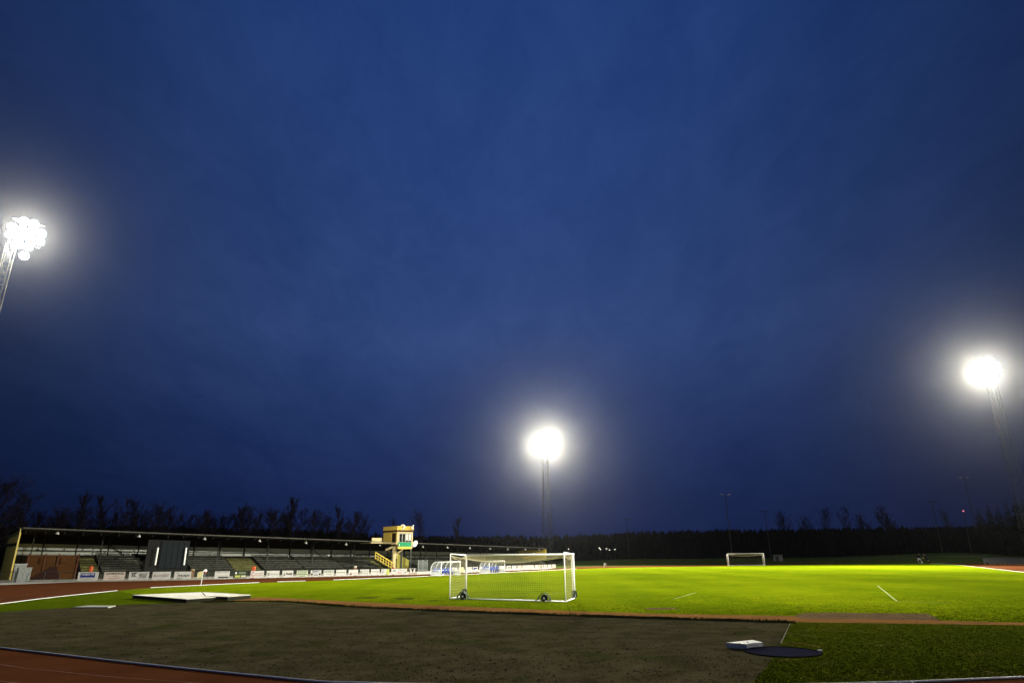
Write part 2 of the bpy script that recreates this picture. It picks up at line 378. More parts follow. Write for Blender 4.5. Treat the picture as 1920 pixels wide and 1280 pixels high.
# pitch markings, faded fragments
mb=MB()
def pl(a,b,wd=.11): mb.ribbon([gp(*a),gp(*b)],wd,.009)
pl((1645,1097),(1682,1127)); pl((1682,1127),(1780,1130.2),.09); pl((1262,1123),(1305,1110.5),.09); pl((1010,1117.5),(1046,1111.5),.10); pl((1040,1112.3),(1085,1109.5),.08)
struct('pitch_line_markings',mb,LINE)
# kerb rail round the track's inner edge
def kerb(name,pts,label,hw=.04,h=.06):
    mb=MB(); r=h*.42
    for p,q in zip(pts,pts[1:]):
        mb.tube(Vector(p)+Z*(h*.5),Vector(q)+Z*(h*.5),r,8,cap=False)
    return tag(mb.build(name,KERB,None,True),label,'kerb',group='white kerbs along the inside of the track')
kerb('track_kerb',catmull([near[0]]+arc_near+near[3:]+mid+left[:3],3),'long white kerb curving round the near bend of the red track',.045,.05)
kerb('track_kerb',[gp(*p) for p in ((282,1101.8),(350,1098.5),(420,1095),(486,1092))],'white kerb length behind the corner flag at the grass edge',.055,.07)
kerb('track_kerb',[gp(*p) for p in ((520,1090.6),(573,1089))],'short isolated white kerb length between two longer ones',.055,.07)
kerb('track_kerb',[gp(*p) for p in ((625,1087),(700,1084),(780,1081),(900,1075.4),(1000,1070.3),(1080,1066.3))],'white kerb running along the grass in front of both dugouts',.07,.07)
kerb('track_kerb',[gp(*p) for p in ((1745,1056),(1765,1056.5),(1800,1059.4),(1850,1064.8),(1920,1072.8),(2000,1082))],'white kerb along the lit track on the far right side',.08,.07)
# turf step between runway and cinder: low ragged bank, its shadow put into the dark colour
mb=MB(); pts=catmull([gp(*p) for p in ((380,1129),(521,1127.6),(646,1136.6),(800,1144),(960,1150.3),(1120,1156),(1328,1162.4),(1470,1166.7))],6)
for i in range(len(pts)-1):
    a,b=pts[i],pts[i+1]; h=.05+.05*random.random(); wd=.09+.06*random.random(); nn=Vector((.25,.97,0))*wd
    mb.hexa([a-nn,b-nn,b+nn,a+nn]+[p+Z*(h if k<2 else h*.9) for k,p in enumerate((a-nn*.7,b-nn*.7,b+nn*.5,a+nn*.5))])
TURFE=mat('turf edge with shade',(.022,.026,.008),(.04,.03,.012),scale=6,rough=1,spec=0)
struct('turf_edge',mb,TURFE)
# grass tufts
def inside(P):
    xs=np.array([p.x for p in P]); ys=np.array([p.y for p in P])
    def f(x,y):
        c=False; j=len(xs)-1
        c=np.zeros_like(x,bool)
        for i in range(len(xs)):
            cond=((ys[i]>y)!=(ys[j]>y))&(x<(xs[j]-xs[i])*(y-ys[i])/(ys[j]-ys[i]+1e-12)+xs[i]); c^=cond; j=i
        return c
    return f
rng=np.random.default_rng(3)
def tufts(name,X,Y,hm,wm,m,nb=3,z0=0.006,spread=.02):
    n=len(X); V_=np.zeros((n*nb*3,3)); k=0
    for b in range(nb):
        a=rng.uniform(0,2*np.pi,n); h=hm*rng.uniform(.5,1.3,n); lean=h*rng.uniform(.1,.7,n); wd=wm*rng.uniform(.6,1.4,n); a2=rng.uniform(0,2*np.pi,n)
        ox=X+rng.normal(0,spread,n); oy=Y+rng.normal(0,spread,n)
        base=np.arange(n)*nb*3+b*3
        V_[base]=np.c_[ox-np.sin(a2)*wd,oy+np.cos(a2)*wd,np.full(n,z0)]
        V_[base+1]=np.c_[ox+np.sin(a2)*wd,oy-np.cos(a2)*wd,np.full(n,z0)]
        V_[base+2]=np.c_[ox+np.cos(a)*lean,oy+np.sin(a)*lean,z0+h]
    me=bpy.data.meshes.new(name); me.from_pydata(V_.tolist(),[],np.arange(n*nb*3).reshape(-1,3).tolist()); me.materials.append(m); me.update()
    o=bpy.data.objects.new(name,me); COL.objects.link(o); o['kind']='stuff'; return o
def scatter(n,poly,x0,x1,y0,y1,pw=1.0):
    px=rng.uniform(x0,x1,n); py=y0+(y1-y0)*rng.uniform(0,1,n)**pw
    q=[gp(a,b) for a,b in zip(px,py)]; X=np.array([p.x for p in q]); Y=np.array([p.y for p in q])
    c_=gp(1467.5,1222.3); k=inside(poly)(X,Y)&((X-c_.x)**2+(Y-c_.y)**2>1.0**2); return X[k],Y[k]
def tg(o,label,cat): o['label']=label; o['category']=cat; return o
X,Y=scatter(42000,ROUGH,1300,2300,1166,1330)
tg(tufts('grass',X,Y,.028,.006,mat('rough grass blades',(.040,.060,.0024),(.064,.072,.005),scale=.8,rough=.85,spec=0),4),'short rough grass beside the dark blue throwing circle','grass')
X,Y=scatter(12000,CIN,-300,1500,1130,1330)
tg(tufts('dry_grass',X,Y,.022,.006,G_DEAD,3,.009,.03),'sparse dry grass stubble over the brown worn area','grass')
X,Y=scatter(900,CIN,-300,1500,1130,1330)
tg(tufts('weeds',X,Y,.022,.014,mat('small weeds',(.022,.021,.008),(.03,.026,.011),rough=.95,spec=0),4,.009,.04),'dark weed tufts scattered over the brown worn area','weeds')
PN=[gp(*p) for p in run_top]+[gp(2080,1104),gp(404,1104)]
X,Y=scatter(26000,PN,350,2080,1170,1116,1.4)
tg(tufts('pitch_blades',X,Y,.03,.010,G_BLADE,3,.006,.04),'longer grass blades along the near end of the pitch','grass')
# ragged tufts on the turf edge
pts=catmull([gp(*p) for p in ((380,1129),(521,1127.6),(646,1136.6),(800,1144),(960,1150.3),(1120,1156),(1328,1162.4),(1480,1167))],40)
X=np.array([p.x for p in pts]*5)+rng.normal(0,.12,len(pts)*5); Y=np.array([p.y for p in pts]*5)+rng.normal(0,.12,len(pts)*5)
tg(tufts('edge_grass',X,Y,.10,.014,mat('dark edge grass',(.03,.045,.01),(.05,.045,.015),rough=.9,spec=0),3,.01,.03),'dark ragged grass along the runway edge','grass')
# pale sector tape at the right edge of the cinder area
mb=MB(); mb.ribbon([gp(1482,1168),gp(1473,1187),gp(1464.5,1206)],.035,.014); tag(mb.build('sector_tape',mat('dirty tape',(.22,.21,.15),(.12,.115,.08),scale=6,rough=1,spec=0)),'thin pale tape marking the straight edge between cinder and rough grass','tape')
# ------------------------------------------------------------------ throwing circle and stop board
C=gp(1467.5,1222.3); rad=.885
t=thing('throwing_circle','dark blue round throwing circle sunk in the near grass','throwing circle',C)
mb=MB(); nn=48
mb.add([(0,0,.016)]+[(math.cos(2*math.pi*i/nn)*rad,math.sin(2*math.pi*i/nn)*rad,.016) for i in range(nn)],[(0,1+i,1+(i+1)%nn) for i in range(nn)])
mb.build('surface',SHOT,t)
mb=MB(); mb.lathe((0,0,0),[(rad,.012),(rad,.03),(rad+.035,.03),(rad+.035,.006)],nn); mb.build('rim',mat('dark circle rim',(.010,.010,.012),rough=1,spec=0),t)
Dv=(gp(1386,1211)-C); sa=math.atan2(Dv.y,Dv.x)
t=thing('stop_board','white curved stop board at the edge of the dark blue throwing circle','stop board',C)
mb=MB(); K=14; ri,ro=rad+.015,rad+.46; hh=.36
A=[sa+(-hh+2*hh*i/K) for i in range(K+1)]
vs=[];fs=[]
for a in A:
    c,s=math.cos(a),math.sin(a)
    ro2=ro/ max(.86,math.cos(a-sa))
    vs+=[(c*ri,s*ri,.01),(c*ro2,s*ro2,.01),(c*ro2,s*ro2,.13),(c*ri,s*ri,.13)]
for i in range(K):
    o=4*i
    for k in range(4): fs.append((o+k,o+(k+1)%4,o+4+(k+1)%4,o+4+k))
fs+=[(0,3,2,1),(4*K,4*K+1,4*K+2,4*K+3)]
mb.add(vs,fs); mb.build('board',mat('white painted timber',(.72,.70,.62),(.6,.58,.5),scale=5,rough=.6),t)
for a in (sa-.38,sa,sa+.38):
    mb=MB(); mb.lathe((math.cos(a)*(rad+.18),math.sin(a)*(rad+.18),.13),[(.0,.012),(.02,.012),(.02,0)],8); mb.build('bolt',DKGREY,t)
mb=MB(); p=gp(1537.5,1220.5); mb.box(p+Z*.02,((1,.2,0),(-.2,1,0),(0,0,1)),(.06,.02,.02)); tag(mb.build('marker_peg',WHITE),'tiny white marker peg at the right end of the throwing circle','marker')
# ------------------------------------------------------------------ white landing-area covers
def cover(name,px,h,label,flap=None):
    top=[gp(x,y,h) for x,y in px]; c=sum(top,Vector())/len(top); c.z=0
    t=thing(name,label,'cover',c,group='white covers lying by the track bend')
    P=[p-c for p in top]
    mb=MB(); mb.slab([p*1.0 for p in P],.0,h-.025); mb.build('mat_base',COVERSIDE,t)
    mb=MB(); mb.slab([Vector((p.x*1.015,p.y*1.015,0)) for p in P],h-.023,h); 
    # raised seams on the sheet
    o=mb.build('cover_sheet',COVER,t)
    sm=MB()
    for k in (.33,.66):
        a=P[0].lerp(P[1],k); b=P[-1].lerp(P[2],k); sm.box((a+b)/2+Z*.002,((b-a),Vector((-(b-a).y,(b-a).x,0)),Z),((b-a).length/2*.97,.03,.003))
    sm.build('seam',mat('grey seam',(.66,.64,.55),rough=.9,spec=0),o)
    return t
cover('landing_cover',[(249,1114.6),(350,1122.3),(404,1118.8),(384,1116.6),(377,1109.6),(320,1111.5)],.22,'large white flat cover with its near corner towards the camera, left of the other')
cover('landing_cover',[(386.5,1116.4),(427,1117.8),(470,1114.3),(420,1111.2),(380,1109.4)],.24,'smaller white flat cover whose tip points right along the runway')
P=[gp(*p,.06) for p in ((137,1137.4),(166,1134),(217,1134.2),(203,1137.3))]; mb=MB(); mb.slab(P,.0,.06)
tag(mb.build('ground_lid',mat('pale grey board',(.33,.33,.27),(.24,.24,.2),rough=.8)),'low pale grey board lying at the left edge of the worn area','board')
# ------------------------------------------------------------------ football goals
def net_panel(mb,pf,nu,nv,r=.004,fine=3):
    for i in range(nu+1):
        L=[pf(i/nu,j/(nv)) for j in range(nv+1)]
        for j in range(nv): mb.tube(L[j],L[j+1],r,3,cap=False)
    for j in range(nv+1):
        L=[pf(i/nu,j/nv) for i in range(nu+1)]
        for i in range(nu): mb.tube(L[i],L[i+1],r,3,cap=False)
def goal(label,FL,FR,depth,hr,sag,wheels,nr,net=(60,20),rear=None,tr_=.054):
    ctr=(FL+FR)/2; ctr.z=0; ax=(FR-FL).normalized(); W=7.44; H=2.44
    dv=Vector((ax.y,-ax.x,0))      # away from the pitch, toward the camera for the near goal
    if rear is not None: dv=rear
    t=thing('football_goal',label,'goal',ctr,0,'football goals on the pitch')
    P=lambda a,b,z: ax*a+dv*b+Z*z
    h=W/2
    for sgn in (-1,1):
        mb=MB(); mb.tube(P(sgn*h,0,.0),P(sgn*h,0,H+.06),tr_,12); mb.build('post',WHITE,t,True)
        mb=MB(); mb.tube(P(sgn*h,depth,.02),P(sgn*h,depth,hr),.034,8); mb.build('rear_post',WHITE,t,True)
        mb=MB(); mb.tube(P(sgn*h,0,H),P(sgn*h,depth,hr),.036,8); mb.build('top_bar',WHITE,t,True)
        mb=MB(); mb.tube(P(sgn*h,0,.05),P(sgn*h,depth,.05),.04,8); mb.build('ground_bar',WHITE,t,True)
        mb=MB(); mb.tube(P(sgn*(h-.09),.1,.05),P(sgn*(h-.09),.1,H-.25),.02,6); mb.build('net_support',WHITE,t,True)
    mb=MB(); mb.tube(P(-h-.06,0,H),P(h+.06,0,H),tr_,12); mb.build('crossbar',WHITE,t,True)
    mb=MB(); mb.tube(P(-h,depth,.05),P(h,depth,.05),.04,8); mb.build('ground_bar',WHITE,t,True)
    # net: roof panel sagging to a rope strung between the rear posts, back and sides below it
    def rope(u): return P(-h+2*h*u,depth*(.97-.30*4*u*(1-u)*.6),hr-.12-sag*4*u*(1-u))
    def roof(u,v):
        a=P(-h+2*h*u,0,H-.02); b=rope(u); p=a.lerp(b,v); p.z-=.16*math.sin(math.pi*v)*(1-.2*math.sin(9*u)); return p
    mb=MB(); net_panel(mb,roof,net[0],net[1],nr)
    def back(u,v):
        a=rope(u); b=P(-h+2*h*u,depth,.06); p=a.lerp(b,v); return p
    net_panel(mb,back,int(net[0]*.9),net[1],nr*.24)
    for sgn in (-1,1):
        def side(u,v,sgn=sgn):
            top=P(sgn*h,depth*u*.97,H+(hr-.12-H)*u-.22*math.sin(math.pi*u)); bot=P(sgn*h,depth*u,.06); p=top.lerp(bot,v); p.z-=.10*math.sin(math.pi*u)*(1-v); return p
        net_panel(mb,side,14,14,nr*.75)
    mb.build('net',NETM,t)
    mb=MB(); mb.path([rope(i/24) for i in range(25)],.03,6)
    for sgn in (-1,1): mb.path([P(sgn*h,depth*u*.97,H+(hr-.12-H)*u-.24*math.sin(math.pi*u)) for u in [k/10 for k in range(11)]],.018,6)
    mb.build('net_rope',ROPE,t)
    for (u,b) in wheels:
        c=P(-h+2*h*u,b,.19); axw=dv if b>depth*.5 else ax
        fw=ax if b>depth*.5 else dv
        o=MB(); o.lathe(c-axw*.05,[(.02,0),(.16,.0),(.19,.02),(.19,.08),(.16,.10),(.02,.10)],18,axw); wh=o.build('wheel',BLACK,t,True)
        o=MB(); o.lathe(c-axw*.06,[(.0,0),(.07,0),(.07,.12),(.0,.12)],10,axw); o.build('hub',GREYCAB,wh)
        o=MB(); nseg=12; vs=[];fs=[]
        for k in range(nseg+1):
            a=math.pi*k/nseg; e=fw*math.cos(a)+Z*math.sin(a)
            fl=1.0+(.55 if k in(0,nseg) else (.18 if k in (1,nseg-1) else 0))
            for rr in (.25*fl,.28*fl):
                vs+=[c+e*rr-axw*.12-Z*(.1 if k in (0,nseg) else 0),c+e*rr+axw*.12-Z*(.1 if k in (0,nseg) else 0)]
        for k in range(nseg):
            q=4*k; fs+=[(q,q+1,q+5,q+4),(q+2,q+6,q+7,q+3),(q,q+4,q+6,q+2),(q+1,q+3,q+7,q+5)]
        o.add(vs,fs); o.build('mudguard',MUD,t)
    return t
FLp=gp(869.5,1117.3); FRp=gp(1082,1122.2)
rl,rr=gp(843,1123.3),gp(1060,1128.4); rv=((rl-FLp)+(rr-FRp))/2
goal('white goal with sagging net and wheels standing at the near end of the pitch',FLp,FRp,rv.length,2.53,.42,[(.125,rv.length),(.83,rv.length),(.0,.35),(1.0,.12)],.0062,rear=rv.normalized())
FL2=gp(1367,1060.4); FR2=gp(1433,1058.9); c2=(FL2+FR2)/2
ax2=V*1.0; ang2=math.atan2(c2.x,c2.y)
ax2=Vector((math.cos(-ang2*.55),math.sin(-ang2*.55),0))
D2=c2.length; wpx=67/1190*(c2.y*.95)
goal('small distant white goal standing at the far end of the pitch',c2-ax2*3.7,c2+ax2*3.7,2.0,2.3,.25,[],.007,net=(24,8),tr_=.055,rear=Vector((-ax2.y,ax2.x,0)))
# ------------------------------------------------------------------ grandstand
def polar(x,y,D):
    d=ray(x,y); k=D/math.hypot(d.x,d.y); return Vector((d.x*k,d.y*k,0))
S0=polar(17,1088,101.0); S1=polar(1024,1027,145.0)
SL=(S1-S0).length; SA=(S1-S0)/SL; SB=Vector((-SA.y,SA.x,0))
h0=z_at(polar(44,988.5,101),44,988.5); h1=z_at(S1,1024,1027)
def sc(a): return 1+(h1/h0-1)*min(max(a/SL,-.05),1.05)
def W(a,b,z): return S0+SA*a+SB*b+Z*z          # real height
def Wn(a,b,z): return S0+SA*a+SB*b+Z*(z*sc(a)) # height scaled with the falling roof
def sp(x,y,b):                                  # pixel -> (a, z) on the plane at depth b
    d=ray(x,y); o=S0+SB*b
    # t*d.xy = o + a*SA
    det=d.x*(-SA.y)-d.y*(-SA.x); t=(o.x*(-SA.y)-o.y*(-SA.x))/det
    p=Vector((d.x*t,d.y*t,0)); return (p-o).dot(SA), EYE+d.z*t
stand=thing('grandstand','long low covered grandstand with dark benches and a yellow end wall behind the track','grandstand',S0)
def sbuild(mb,name,m,parent=None,smooth=False):
    # meshes are given in world space: shift to the stand's origin when parented to it
    mb.v=[tuple(Vector(v)-S0) for v in mb.v]
    return mb.build(name,m,parent if parent is not None else stand,smooth)
def sbox(mb,a0,a1,b0,b1,z0,z1,norm=True):
    f=Wn if norm else W
    return mb.hexa([f(a0,b0,z0),f(a1,b0,z0),f(a1,b1,z0),f(a0,b1,z0),f(a0,b0,z1),f(a1,b0,z1),f(a1,b1,z1),f(a0,b1,z1)])
H=h0; DB=9.4
mb=MB(); NB=20
mb.hexa([Wn(-.2,0,H-.16),Wn(SL+.2,0,H-.16),Wn(SL+.2,DB,H-.55),Wn(-.2,DB,H-.55),Wn(-.2,0,H),Wn(SL+.2,0,H),Wn(SL+.2,DB,H-.38),Wn(-.2,DB,H-.38)])
roof=sbuild(mb,'roof',ROOFM)
mb=MB(); sbox(mb,0.2,SL,-.1,-.004,H-.09,H+.03); sbuild(mb,'fascia',mat('pale fascia trim',(.085,.08,.065),(.05,.048,.04),scale=.6,rough=.6))
mb=MB()
for k in range(46):
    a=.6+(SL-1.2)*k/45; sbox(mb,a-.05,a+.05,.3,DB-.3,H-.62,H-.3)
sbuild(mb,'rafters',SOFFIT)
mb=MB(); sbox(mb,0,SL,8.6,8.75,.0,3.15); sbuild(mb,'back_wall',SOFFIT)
mb=MB(); sbox(mb,0,SL,8.6,8.75,4.65,H-.5); sbuild(mb,'upper_wall_shade',SOFFIT)  # near-black colour paints in the roof's shadow across this wall
# pale panels of the back wall, one per bay
nbay=24
for k in range(nbay):
    a0_=SL*k/nbay; mb=MB(); sbox(mb,a0_+.06,a0_+SL/nbay-.06,8.62,8.72,3.17,4.63); sbuild(mb,'wall_panel',PALEWALL)
# columns
for k in range(nbay+1):
    a=SL*k/nbay if k else .3
    mb=MB(); sbox(mb,a-.07,a+.07,8.3,8.42,2.6,H-.5); sbuild(mb,'column',DKGREY)
for k in range(0,nbay,2):
    a=SL*(k+.55)/nbay
    mb=MB(); sbox(mb,a-.06,a+.06,4.2,4.32,1.5,H-.5); sbuild(mb,'column',DKGREY)
mb=MB(); sbox(mb,0,SL,8.2,8.25,3.72,3.82); sbox(mb,0,SL,8.2,8.25,3.2,3.26); sbuild(mb,'back_rail',DKGREY)
for k in (3,11,19):
    a=SL*k/nbay; mb=MB(); mb.tube(Wn(a+.1,8.2,4.6),Wn(a+SL/nbay*.62,8.2,3.0),.06,5); sbuild(mb,'diagonal_brace',DKGREY)
# seating terraces: rows of benches in blocks
aX=lambda x,b=4.0,y=1060: sp(x,y,b)[0]
blocks=[(aX(186),aX(268)),(aX(352),aX(430)),(aX(486),aX(560)),(aX(562),aX(634)),(aX(636),aX(698)),(aX(772),aX(880)),(aX(884),aX(1014))]
ROWS=8
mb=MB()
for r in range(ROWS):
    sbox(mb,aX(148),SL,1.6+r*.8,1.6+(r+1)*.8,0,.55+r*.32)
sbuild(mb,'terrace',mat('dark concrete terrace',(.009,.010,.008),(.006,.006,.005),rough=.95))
for (a0_,a1_) in blocks:
    for r in range(ROWS):
        b=1.68+r*.8; z=.55+r*.32
        mb=MB(); sbox(mb,a0_,a1_,b,b+.34,z+.36,z+.42); nsup=max(2,int((a1_-a0_)/2.2))
        for q in range(nsup+1):
            a=a0_+.2+(a1_-a0_-.4)*q/nsup; sbox(mb,a-.04,a+.04,b+.1,b+.26,z,z+.36)
        # back slat, broken here and there by wear
        a=a0_
        while a<a1_-.5:
            e=min(a1_,a+random.uniform(1.2,2.6)); 
            sbox(mb,a+.03,e-.03,b+.40,b+.45,z+.52,z+.52+random.choice((.16,.18,.2))); a=e
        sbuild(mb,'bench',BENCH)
for (x0,x1) in ((150,184),(434,483),(700,712)):
    mb=MB()
    for r in range(ROWS*2):
        b=1.2+r*.4; z=.30+r*.16
        sbox(mb,aX(x0)+.3*r*.05,aX(x1),b,b+.43,z,z+.17)
    sbuild(mb,'stair',STEP)
# front and end walls
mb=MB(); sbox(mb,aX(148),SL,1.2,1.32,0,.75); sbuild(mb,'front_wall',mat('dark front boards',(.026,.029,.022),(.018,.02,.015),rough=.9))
def endwall(a,name):
    mb=MB(); n=26
    for k in range(n):
        b0=.02+(DB-.04)*k/n; b1=b0+(DB-.04)/n*.93
        zt0=H-.2-.38*b0/DB; zt1=H-.2-.38*b1/DB
        mb.hexa([Wn(a,b0,.12),Wn(a+.05,b0,.12),Wn(a+.05,b1,.12),Wn(a,b1,.12),Wn(a,b0,zt0),Wn(a+.05,b0,zt0),Wn(a+.05,b1,zt1),Wn(a,b1,zt1)])
    sbox(mb,a+.05,a+.12,.02,DB,.0,H-.6)
    return sbuild(mb,name,OCHRE)
endwall(0,'end_wall')
mb=MB(); sbox(mb,-.06,-.005,.55,DB,4.30,4.52); sbuild(mb,'trim_band',DKBROWN)
mb=MB(); sbox(mb,-.06,.03,-.14,-.005,0,H-.14); sbuild(mb,'corner_board',mat('pale ochre corner',(.50,.42,.17),(.42,.35,.13),rough=.8))
mb=MB(); sbox(mb,SL-.1,SL,.02,8.6,2.4,H-.35); sbuild(mb,'far_end_wall',OCHRE)
# lamps under the front of the roof (unlit)
for x,y in ((108,999),(261,1004.5),(384,1009.5),(487,1013.3),(574,1017),(649,1019.8),(712.5,1021.6),(793,1024.8),(839,1026),(881,1027),(919,1028.2),(952,1029),(985,1029.6),(1011,1030.2)):
    a,z=sp(x,y,.4); c=W(a,.4,z)
    mb=MB(); mb.lathe(c,[(0,.16),(.10,.14),(.20,-.02),(.24,-.12),(.19,-.13),(.0,-.05)],10,(0.25,.1,1)); mb.tube(c+Z*.12,Wn(a,.4,H-.17),.02,5)
    sbuild(mb,'roof_lamp',mat('dull lamp shade',(.30,.30,.28),(.24,.24,.22),rough=.6))
# black sheeting bay with two white posts
a0_,a1_=aX(271,1.0),aX(350,1.0); am=aX(297,1.0)
mb=MB(); sbox(mb,a0_,a1_,1.0,1.1,.6,5.35); o=sbuild(mb,'bay_screen',mat('black bay screen',(.010,.010,.010),(.014,.014,.013),rough=.9))
mb=MB()
for k in range(5):
    p0=am+(a1_-am)*k/5; sbox(mb,p0+.02,p0+(a1_-am)/5-.02,.85,.97,1.35,5.15)
sbuild(mb,'screen_panel',CURTAIN)
for x0,y0,x1,y1 in ((296.5,1026,291,1058.5),(349.5,1026,345,1058.5)):
    a,z=sp(x0,y0,.7); a2,z2=sp(x1,y1,.7); mb=MB(); mb.tube(W(a,.7,z),W(a2,.7,z2),.10,8); sbuild(mb,'bay_post',WHITE)
ap=[base_pt for base_pt in [gp(*p) for p in outer_px[:9]]]
ap=[p for p in ap]; 
mb=MB(); mb.poly(ap+[W(SL,1.1,0),W(-6,1.1,0)],.006); struct('bounce_apron',mb,mat('pale bounce gravel',(.42,.40,.34),(.34,.325,.27),scale=3,rough=1,bump=.3,spec=0))  # unseen pale ground, added to bounce floodlight onto the stand's back wall
# ------------------------------------------------------------------ timber hut and cabinets at the near end of the stand
a0_,a1_=aX(50,1.0),aX(144,1.0); o0=W(a0_,1.0,0)
hut=thing('timber_hut','brown timber plank booth under the near end of the grandstand roof','booth',o0)
def lb(mb,name,m,par,org): mb.v=[tuple(Vector(v)-org) for v in mb.v]; return mb.build(name,m,par)
mb=MB(); n=10
for k in range(n):
    z0=.25+2.9*k/n; 
    for (p,q) in ((a0_,a0_+(a1_-a0_)*.58),(a0_+(a1_-a0_)*.60,a1_)):
        sbox(mb,p,q,1.0+.9*(z0>1.8),1.1+.9*(z0>1.8),z0,z0+2.9/n-.03)
lb(mb,'plank_wall',TIMBER,hut,o0)
mb=MB(); sbox(mb,a0_-.1,a1_+.1,.95,2.2,1.80,1.88); lb(mb,'counter',TIMBER,hut,o0)
for q in (0.0,.33,.59,1.0):
    mb=MB(); a=a0_+(a1_-a0_)*q; sbox(mb,a-.07,a+.07,.90,.99,0,3.3); lb(mb,'post',mat('reddish hut post',(.075,.028,.016),(.05,.02,.012),rough=.8),hut,o0)
mb=MB(); a=a0_+(a1_-a0_)*.42; mb.hexa([Wn(a-1.6,.80,.3),Wn(a+1.4,.80,.3),Wn(a+1.4,.9,.3),Wn(a-1.6,.9,.3),Wn(a+.5,.80,1.75),Wn(a+.9,.80,1.75),Wn(a+.9,.9,1.75),Wn(a+.5,.9,1.75)]); lb(mb,'ramp_side',mat('dark ramp boards',(.022,.010,.008),rough=.9),hut,o0)
def cabinet(x0,x1,ytop,b,dep,label,lid):
    a0_,_=sp(x0,1075,b); a1_,z1=sp(x1,ytop,b); o0=W(a0_,b,0)
    t=thing('utility_cabinet',label,'cabinet',o0,group='grey cabinets at the end of the stand')
    mb=MB(); sbox(mb,a0_,a1_,b,b+dep,.0,z1,False); lb(mb,'body',GREYCAB,t,o0)
    mb=MB(); sbox(mb,a0_-.05,a1_+.05,b-.05,b+dep+.05,z1,z1+.08,False); lb(mb,'lid',lid,t,o0)
    m_=(a0_+a1_)/2
    for (p,q) in ((a0_+.06,m_-.02),(m_+.02,a1_-.06)):
        mb=MB(); sbox(mb,p,q,b-.03,b-.002,.12,z1-.1,False); d=lb(mb,'door',mat('grey cabinet door',(.21,.225,.215),(.17,.18,.17),rough=.55),t,o0)
        mb=MB(); sbox(mb,q-.12,q-.08,b-.06,b-.03,z1*.5,z1*.5+.18,False); lb(mb,'handle',STEEL,d,o0)
cabinet(24,51,1057.5,.2,1.2,'tall pale topped grey cabinet against the yellow end wall',mat('pale cabinet lid',(.42,.43,.42),rough=.5))
cabinet(33,60,1064.5,-2.0,1.1,'lower wide grey cabinet standing in front of the taller one',GREYCAB)
# ------------------------------------------------------------------ commentary box
bF=-1.6
aL,zB=sp(743.5,1023.5,bF); aR,_=sp(773,1023.5,bF); zT=sp(744,985.5,bF)[1]; zBand=sp(744,993,bF)[1]; zFl=sp(744,1016.2,bF)[1]; zWt=sp(744,999,bF)[1]
bK=bF+4.4
o0=W(aL,bF,0)
tw=thing('commentary_box','small yellow commentary box with windows and a green panel above the grandstand roof','commentary box',o0)
def tb(mb,name,m,par=None): mb.v=[tuple(Vector(v)-o0) for v in mb.v]; return mb.build(name,m,par or tw)
def wb(mb,a0,a1,b0,b1,z0,z1): return sbox(mb,a0,a1,b0,b1,z0,z1,False)
mb=MB(); 
d0,d1=bF+.35,bF+1.75      # door opening in the near end wall
wb(mb,aL,aL+.1,d1,bK,zFl,zBand); wb(mb,aL,aL+.1,bF,d0,zFl,zBand); wb(mb,aL,aL+.1,d0,d1,zWt+.05,zBand)
wb(mb,aR-.1,aR,bF,bK,zFl,zBand); wb(mb,aL+.1,aR-.1,bK-.1,bK,zFl,zBand)
wb(mb,aL+.1,aR-.1,bF,bF+.1,zWt,zBand)
tb(mb,'cabin_wall',YELLOW)
mb=MB(); wb(mb,aL-.02,aR+.02,bF-.02,bF-.001,zWt-.02,zWt+.28); wb(mb,aL-.02,aL+.45,bF-.03,bF-.001,zFl,zWt-.02); wb(mb,aR-.22,aR+.02,bF-.03,bF-.001,zFl-1,zWt-.02); tb(mb,'window_surround',CREAM)
mb=MB(); wb(mb,aL-.12,aR+.12,bF-.12,bK+.1,zBand-.28,zBand); tb(mb,'dark_band',DKBROWN)
mb=MB(); wb(mb,aL-.10,aR+.10,bF-.10,bF,zBand+.004,zT); wb(mb,aL-.10,aL,bF,bK,zBand+.004,zT); wb(mb,aR,aR+.1,bF,bK,zBand+.004,zT); wb(mb,aL,aR,bK-.1,bK,zBand+.004,zT); wb(mb,aL,aR,bF,bK-.1,zBand+.004,zBand+.1); tb(mb,'parapet',YELLOW)
mb=MB(); wb(mb,aL+.12,aL+.16,d0,d1,zFl+.02,zWt+.05); tb(mb,'door',mat('dark door',(.018,.012,.008),rough=.6))
wa0=aL+.48; wa1=aR-.24
for k in range(4):
    p0=wa0+(wa1-wa0)*k/4; p1=wa0+(wa1-wa0)*(k+1)/4
    mb=MB(); wb(mb,p0,p0+.09,bF-.02,bF+.05,zFl+.02,zWt-.04); wb(mb,p1-.09,p1,bF-.02,bF+.05,zFl+.02,zWt-.04); wb(mb,p0+.09,p1-.09,bF-.02,bF+.05,zWt-.12,zWt-.04); wb(mb,p0+.09,p1-.09,bF-.02,bF+.05,zFl+.02,zFl+.1)
    wnd=tb(mb,'window',mat('grey window frame',(.20,.21,.19),rough=.5))
    mb=MB(); wb(mb,p0+.1,p1-.1,bF+.0,bF+.03,zFl+(.35 if k>1 else .1),zWt-.12); tb(mb,'pane',GLASSP if k>1 else GLASSD,wnd)
zS=sp(744,1024,bF)[1]
mb=MB(); wb(mb,aL+.35,aR-.22,bF-.05,bF+.06,zS,zFl+.0); tb(mb,'sign_panel',GREENSIGN)
mb=MB(); wb(mb,aL+.48,aL+.56,bF-.06,bF-.051,zS+.12,zFl-.25); tb(mb,'sign_mark',WHITE)
mb=MB(); wb(mb,aL-.05,aR+.05,bF+.07,bK+.6,zFl-.32,zFl); wb(mb,aL-4.2,aL-.06,bF+1.4,bK+1.4,zFl-.14,zFl+.02); tb(mb,'floor_slab',CREAM)
